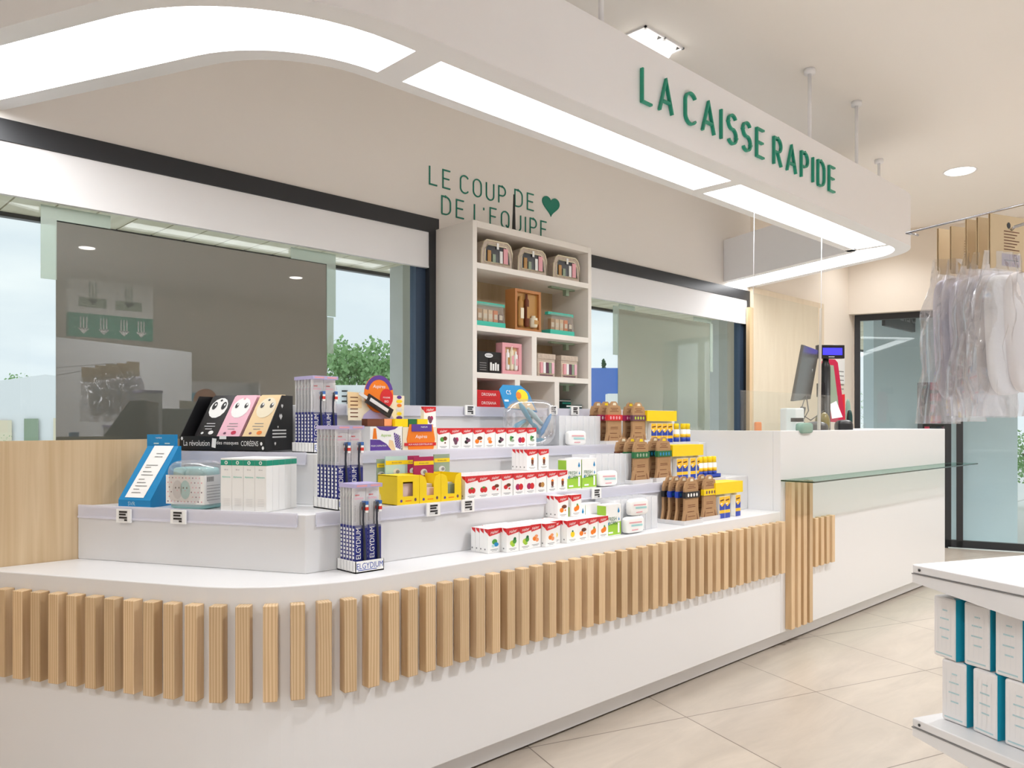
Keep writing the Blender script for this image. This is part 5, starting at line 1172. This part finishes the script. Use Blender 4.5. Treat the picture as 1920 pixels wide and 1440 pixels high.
k = MB(); k.box(0, 0.12, 0, 0.12, 0, 0.185, 'paper'); k.obj('printer_body', o, 0.008); k = MB(); k.box(0.03, 0.115, -0.002, 0, 0.095, 0.12, 'monitor'); k.obj('paper_slot', o)
lump('cloth_heap', 'small ochre cloth heap beside the black pole', 'cloth', 1542, 772, 0, 5.65, 0.05, 0.05, 'olive', 0.9)
lump('barcode_scanner', 'dark grey barcode scanner lying left of the black pole', 'scanner', 1530, 790, 0, 5.60, 0.085, 0.05, 'frame', 0.8)
lump('telephone', 'black telephone at the right end of the cash desk gear', 'telephone', 1582, 787, 0, 5.95, 0.065, 0.05, 'black', 0.7)
lump('small_bottle', 'small green bottle right of the red terminal', 'bottle', 1590, 748, 0, 6.5, 0.02, 0.02, 'glassgreen', 0.8); lump('small_bottle', 'small dark green bottle in front of the taller green one', 'bottle', 1593, 768, 0, 6.3, 0.022, 0.02, 'darkgreen', 0.8)
lump('spice_box', 'small orange and yellow box beside the wood strip on the desk', 'box', 1421, 791, 0, 5.4, 0.022, 0.02, 'orange', 0.3)
k = MB(); slab(k, [p3(1560, 785, 5.95), p3(1556, 758, 6.0), p3(1568, 752, 6.05), p3(1580, 782, 6.0)], Vector(cw(0, 0.004)).to_3d(), 'paper'); tag(k.obj('paper_slip'), 'white paper slip leaning against the red terminal', 'paper')
k = MB(); x0_, x1_ = xat(1563, WY - .004), xat(1584, WY - .004); k.box(x0_, x1_, WY - .004, WY - .001, zat(1573, 719, WY), zat(1573, 647, WY), 'paper')
for i in range(5): k.box(x0_ + .05, x1_ - .03, WY - .005, WY - .004, 1.78 + i * .05, 1.79 + i * .05, 'greytext')
tag(k.obj('wall_notice'), 'white printed notice on the wall behind the red terminal', 'notice')
k = MB()
for pts in ([p3(1508, 750, 5.6), p3(1500, 775, 5.5), p3(1520, 788, 5.5), p3(1545, 770, 5.65), p3(1552, 785, 5.65)], [p3(1512, 742, 5.6), p3(1516, 770, 5.5), p3(1505, 790, 5.45), p3(1490, 796, 5.4)]): k.tube(pts, 0.004, 'black', 6)
tag(k.obj('cable'), 'black cables hanging below the tilted monitor', 'cable')
# acrylic guard hung above the desk
ya = 2.42; o = thing('acrylic_screen', 'clear acrylic guard hung from the canopy over the cash desk by thin wires', 'guard screen', (xat(1411, ya), ya, ZH + 0.002))
wd = xat(1534, ya) - xat(1411, ya); k = MB(); k.box(0, wd, 0, 0.005, 0, 0.84, 'acrylic'); k.obj('clear_sheet', o)
k = MB(); k.add([(wd, -.004, 0), (wd + .03, -.004, 0), (wd + .055, -.004, .84), (wd + .04, -.004, .84), (wd, .008, 0), (wd + .03, .008, 0), (wd + .055, .008, .84), (wd + .04, .008, .84)], [(0, 1, 2, 3), (7, 6, 5, 4), (0, 4, 5, 1), (1, 5, 6, 2), (2, 6, 7, 3), (3, 7, 4, 0)], 'acrylicedge'); tag(k.obj('edge_strip', o), 'pale tan edge strip leaning slightly')
for x in (0.01, wd + .045):
    k = MB(); k.tube([(x, 0.0, 0.83), (x + .01, 0.0, ZB - ZH - .004)], 0.0022, 'canopy', 6); k.obj('wire', o)
o = thing('acrylic_shield', 'low clear acrylic shield with a green glass foot on the cash desk edge', 'guard screen', (xat(1385, 2.34), 2.325, ZH + 0.001)); wd = xat(1568, 2.34) - xat(1385, 2.34)
k = MB(); k.box(0, wd, 0, 0.004, 0, 0.235, 'acrylic'); k.obj('clear_sheet', o)
k = MB(); cx = xat(1504, 2.33) - xat(1385, 2.34); k.ell((cx, -0.01, 0.015), (0.085, 0.028, 0.035), 'glassgreen', 20, 8, 0.45); k.obj('glass_foot', o)

# ------------------------------------------------------------------ shelf unit at the right edge with tissue cartons and hanging packs
CX, CY = 1.405, 2.77
gw_ = cw(CX, CY); GR = math.atan2(-0.3987, 0.9168)
def gp(x, y): return cw(CX + .935 * x + .354 * -y, CY + .354 * x + .935 * y)
gon = thing('shelf_unit', 'white metal shelf unit at the right edge holding grey and turquoise cartons', 'shelving', (gw_[0], gw_[1], 0), GR)
k = MB(); k.box(-0.72, 1.1, -1.32, -1.27, 0, 2.15, 'shelfwhite'); k.box(-0.72, 1.1, -1.27, -0.75, 0, 0.12, 'shelfwhite'); k.obj('back_panel', gon)
def shelf(zt):
    k = MB(); k.box(0, 1.05, -1.265, 0, zt - 0.03, zt, 'shelfwhite'); k.obj('shelf_board', gon, 0.004)
    k = MB(); k.box(-0.002, 1.05, -1.265, 0.002, zt - 0.034, zt - 0.0305, 'greytext'); k.sprism([(0.0, zt - 0.062), (0.0, zt - 0.0345), (-1.265, zt - 0.0345), (-1.265, zt - 0.16), (-0.35, zt - 0.10)], 0.0, 0.03, 'shelfwhite'); k.box(0.03, 1.05, -0.03, 0.0, zt - 0.062, zt - 0.0345, 'shelfwhite'); k.obj('shelf_bracket', gon)
    k = MB(); k.T = Matrix.Translation((-0.001, -0.03, zt - 0.016)) @ Matrix.Rotation(-math.pi / 2, 4, 'Y'); k.lathe([(0.005, -0.0005), (0.005, 0.0015)], 'frame', 10); k.obj('screw', gon)
shelf(0.888); shelf(0.35)
defm('cartonwhite', 'eeeeef', 0.5)
tm = MB(); d_, w2, h_ = 0.095, 0.26, 0.212
tm.box(0, w2, -d_, 0, 0, h_, 'cartonwhite')
tm.add([(0, -d_ - .0006, 0), (w2, -d_ - .0006, 0), (w2, -d_ - .0006, h_), (0, -d_ - .0006, h_)], [(0, 1, 2, 3)], 'turq')
tm.add([(.012, -d_ + .022, h_ + .0006), (w2, -d_ + .022, h_ + .0006), (w2, -d_, h_ + .0006), (0.0, -d_, h_ + .0006)], [(3, 2, 1, 0)], 'turq')
def st(pts, m): tm.poly([(-0.0006, y, z) for y, z in pts], m)
for i in range(4): st([(-.018 - i * .018, .03), (-.018 - i * .018, .18), (-.020 - i * .018, .18), (-.020 - i * .018, .03)], 'shelfwhite')
for y, z, l in ((-.03, .135, .036), (-.028, .10, .04), (-.035, .07, .03), (-.04, .165, .02)): st([(y, z), (y, z + .005), (y - l, z + .005), (y - l, z)], 'paleblue')
st([(-.012, .012), (-.012, .017), (-.08, .017), (-.08, .012)], 'paleblue')
tm = tm.obj('tissue_carton', data_only=True)
ordn = ('first', 'second', 'third', 'fourth', 'fifth', 'sixth', 'seventh', 'eighth')
for row, (yo, zb, dz) in enumerate(((-0.045, 0.3515, 'lower'), (-0.012, 0.566, 'upper'))):
    for i in range(6):
        p = gp(0.085 + 0.004 * (i % 2), yo - 0.117 * i); o = put('tissue_carton', tm, (p[0], p[1], zb), GR + (0.05, -0.06, 0.04, 0.0, -0.04, 0.05)[(i + row) % 6], 'pale grey carton with turquoise side, %s from the left in the %s row' % (ordn[i], dz), 'carton', 'grey and turquoise cartons on the shelf unit')
        bv = o.modifiers.new('bevel', 'BEVEL'); bv.width = 0.008; bv.segments = 2; bv.limit_method = 'ANGLE'; bv.angle_limit = 1.2
# display hook
hk = MB(); A0 = p3(1699, 437, 2.1); A1 = p3(1920, 383, 1.79); A2 = A0 + (A1 - A0) * 2.35
hk.tube([A0, A1, A2], 0.0028, 'chrome', 8); B0 = p3(1722, 441, 2.07); B1 = p3(1903, 425, 1.78)
hk.tube([A0, B0], 0.0028, 'chrome', 8); hk.tube([p3(1896, 431, 1.79), B1, p3(1930, 417, 1.76), p3(2100, 395, 1.5)], 0.0034, 'chrome', 8)
tag(hk.obj('display_hook'), 'long chrome hook carrying the clear hanging packs at upper right', 'hook')
M['padlilac'] = mat('pad_lilac', 'e4e2f0', 0.9)
def bagpack(i, u, v, Y, lab, padm, hh=0.40, tilt=0.0, cardw=0.15, pads=2):
    # card top-left corner at (u,v)
    p = p3(u, v, Y); ca = GR + tilt; o = thing('hanging_pack', lab, 'hanging pack', tuple(p), ca, 'clear hanging packs on the hook')
    k = MB(); k.box(0, cardw, -0.001, 0.001, -0.125, 0, 'kraftl'); k.box(0.0, cardw, 0.004, 0.0055, -0.115, 0, 'kraftl'); k.add([(0, -.001, 0), (cardw, -.001, 0), (cardw, .0055, 0.0), (0, .0055, 0)], [(0, 1, 2, 3)], 'kraftl')
    for q in range(7): k.front([(.045, -.035 - q * .007), (.10 - (q % 3) * .008, -.035 - q * .007), (.10 - (q % 3) * .008, -.037 - q * .007), (.045, -.037 - q * .007)], -0.0016, 'brown')
    if i == 4:
        for q in range(18): k.front([(.038 + q * .0036, -.117), (.0396 + q * .0036, -.117), (.0396 + q * .0036, -.088), (.038 + q * .0036, -.088)], -0.0018, 'purple')
        k.front([(.046, -.104), (.096, -.104), (.096, -.102), (.046, -.102)], -0.0022, 'black')
    k.disc(.062, -.022, .0065, .0075, -0.0017, 'black', 12)
    k.obj('header_card', o)
    rng = random.Random(50 + i)
    for q in range(pads):
        m_ = MB(); n_, kk = 20, 14; L = hh * 0.5
        m_.T = Matrix.Rotation(0.03 * q - 0.10, 4, 'Y')
        m_.ell((cardw * .56 + .006 * q + (.034 if i == 4 and q == 0 else 0), 0.012 + .024 * q, -0.125 - L * 0.76), (cardw * .44, 0.016, L * .72), padm[q % len(padm)], n_, kk, 0.55); m_.obj('pad', o)
    # wrinkled film
    b_ = MB(); nx, nz = 14, 26; W_ = cardw * 1.15
    for side, yo in ((-1, -0.030), (1, 0.062)):
        vs = []; fs = []
        for a in range(nz + 1):
            t = a / nz
            for c in range(nx + 1):
                s_ = c / nx; prof = math.sin(math.pi * min(1, max(0, s_))) ** 0.5
                wv = 0.007 * math.sin(9 * s_ + 5 * t + i) + 0.005 * math.sin(31 * s_ - 12 * t) + 0.004 * math.sin(23 * t + 7 * s_ + i * 2) + rng.uniform(-.0015, .0015)
                x = -0.012 - 0.02 * t + s_ * W_ + 0.006 * math.sin(11 * t + i)
                vs.append((x, (yo * prof + 0.012) * (0.25 + 0.75 * min(1, t * 3)) + wv * side * prof, -0.085 - t * (hh - 0.02)))
        for a in range(nz):
            for c in range(nx): q0 = a * (nx + 1) + c; fs.append((q0, q0 + 1, q0 + nx + 2, q0 + nx + 1))
        b_.add(vs, fs, 'bag', True)
    b_.obj('film_bag', o)
    return o
bagpack(0, 1760, 428, 2.16, 'farthest clear hanging pack with a lilac-grey pad, leftmost on the hook', ['padlilac'], 0.47, 0.10, 0.12)
bagpack(1, 1784, 424, 2.08, 'second clear hanging pack from the left with a pale pinkish pad', ['padpink', 'padlilac'], 0.45, 0.0)
bagpack(2, 1813, 411, 1.99, 'third clear hanging pack from the left with lilac and white pads', ['padlilac', 'pad'], 0.43, -0.04)
bagpack(3, 1834, 407, 1.91, 'fourth clear hanging pack with a cream pad behind the front one', ['pad', 'padpink'], 0.42, 0.0)
bagpack(4, 1857, 400, 1.81, 'front clear hanging pack with barcode header and quilted white and beige pad', ['padpink', 'padwhite'], 0.40, 0.06)

# ------------------------------------------------------------------ shop behind the viewer, mirrored in the film
def mir(u, v, yr):
    yv = 2 * 3.927 - yr; return xat(u, yv), zat(u, v, yv)
ys = -1.4; xa, z1 = mir(128, 520, ys); xb, z0 = mir(287, 640, ys)
o = thing('hanging_sign', 'hanging sign with white upper and green lower half and arrows, mirrored in the dark film', 'sign', ((xa + xb) / 2, ys, 0)); hw = (xb - xa) / 2
k = MB(); k.box(-hw, hw, -0.08, 0, z0 + 0.25, z1, 'paper'); k.obj('white_board', o); k = MB(); k.box(-hw, hw, -0.08, 0, z0, z0 + 0.25, 'green'); k.obj('green_board', o)
k = MB()
def arrow(x, z, h, m):
    for q in (-0.03, 0, 0.03): k.box(x + q - .006, x + q + .006, 0.0, 0.004, z, z + h, m)
    k.add([(x - .06, 0.004, z + .01), (x + .06, 0.004, z + .01), (x, 0.004, z - .05)], [(0, 1, 2)], m)
for x in (-.66, -.2, .28, .7): arrow(x * hw, z0 + 0.08, 0.13, 'paper')
for x in (-.45, .4): arrow(x * hw, z1 - 0.22, 0.2, 'sage')
for x in (-.45, .4): k.box((x - .32) * hw, (x + .32) * hw, 0, 0.004, z0 + 0.32, z0 + 0.42, 'sage')
k.obj('arrows', o)
k = MB()
for x in (-hw * .8, hw * .8): k.tube([(x, -0.04, z1), (x, -0.04, ZC - .002)], 0.01, 'canopy')
k.obj('hanger_rod', o)
rng = random.Random(9)
for n_, (x0, x1, yr, zt) in enumerate(((-4.6, -1.6, -5.4, 2.1), (-1.2, 2.4, -5.4, 2.1), (2.8, 6.4, -5.4, 2.1), (-3.6, -0.6, -2.6, 1.55), (0.4, 3.6, -3.2, 1.55))):
    o = thing('product_shelving', ('leftmost wall shelving', 'second wall shelving', 'right wall shelving', 'left low gondola', 'right low gondola')[n_] + ' behind the viewer, mirrored in the dark film', 'shelving', (x0, yr, 0), 0)
    L = x1 - x0; k = MB(); k.box(0, L, 0, 0.04, 0, zt, 'shelfwhite'); k.box(0, 0.03, 0.04, 0.45, 0, zt, 'shelfwhite'); k.box(L - .03, L, 0.04, 0.45, 0, zt, 'shelfwhite'); k.box(0.03, L - 0.03, 0.04, 0.45, 0, 0.1, 'shelfwhite'); k.obj('shelf_frame', o)
    z = 0.5
    while z < zt - 0.1:
        k = MB(); k.box(0.03, L - .03, 0.04, 0.42, z, z + 0.02, 'shelfwhite'); k.obj('shelf_board', o)
        k = MB(); x = 0.05
        while x < L - 0.2:
            w1 = rng.uniform(.06, .14); k.box(x, x + w1, 0.2, 0.38, z + 0.021, z + rng.uniform(.14, .26), rng.choice(['paper', 'paleblue', 'teal', 'boxgrey', 'red', 'cream', 'paper', 'skyblue'])); x += w1 + .01
        g_ = k.obj('goods', o); g_['kind'] = 'stuff'
        z += 0.38
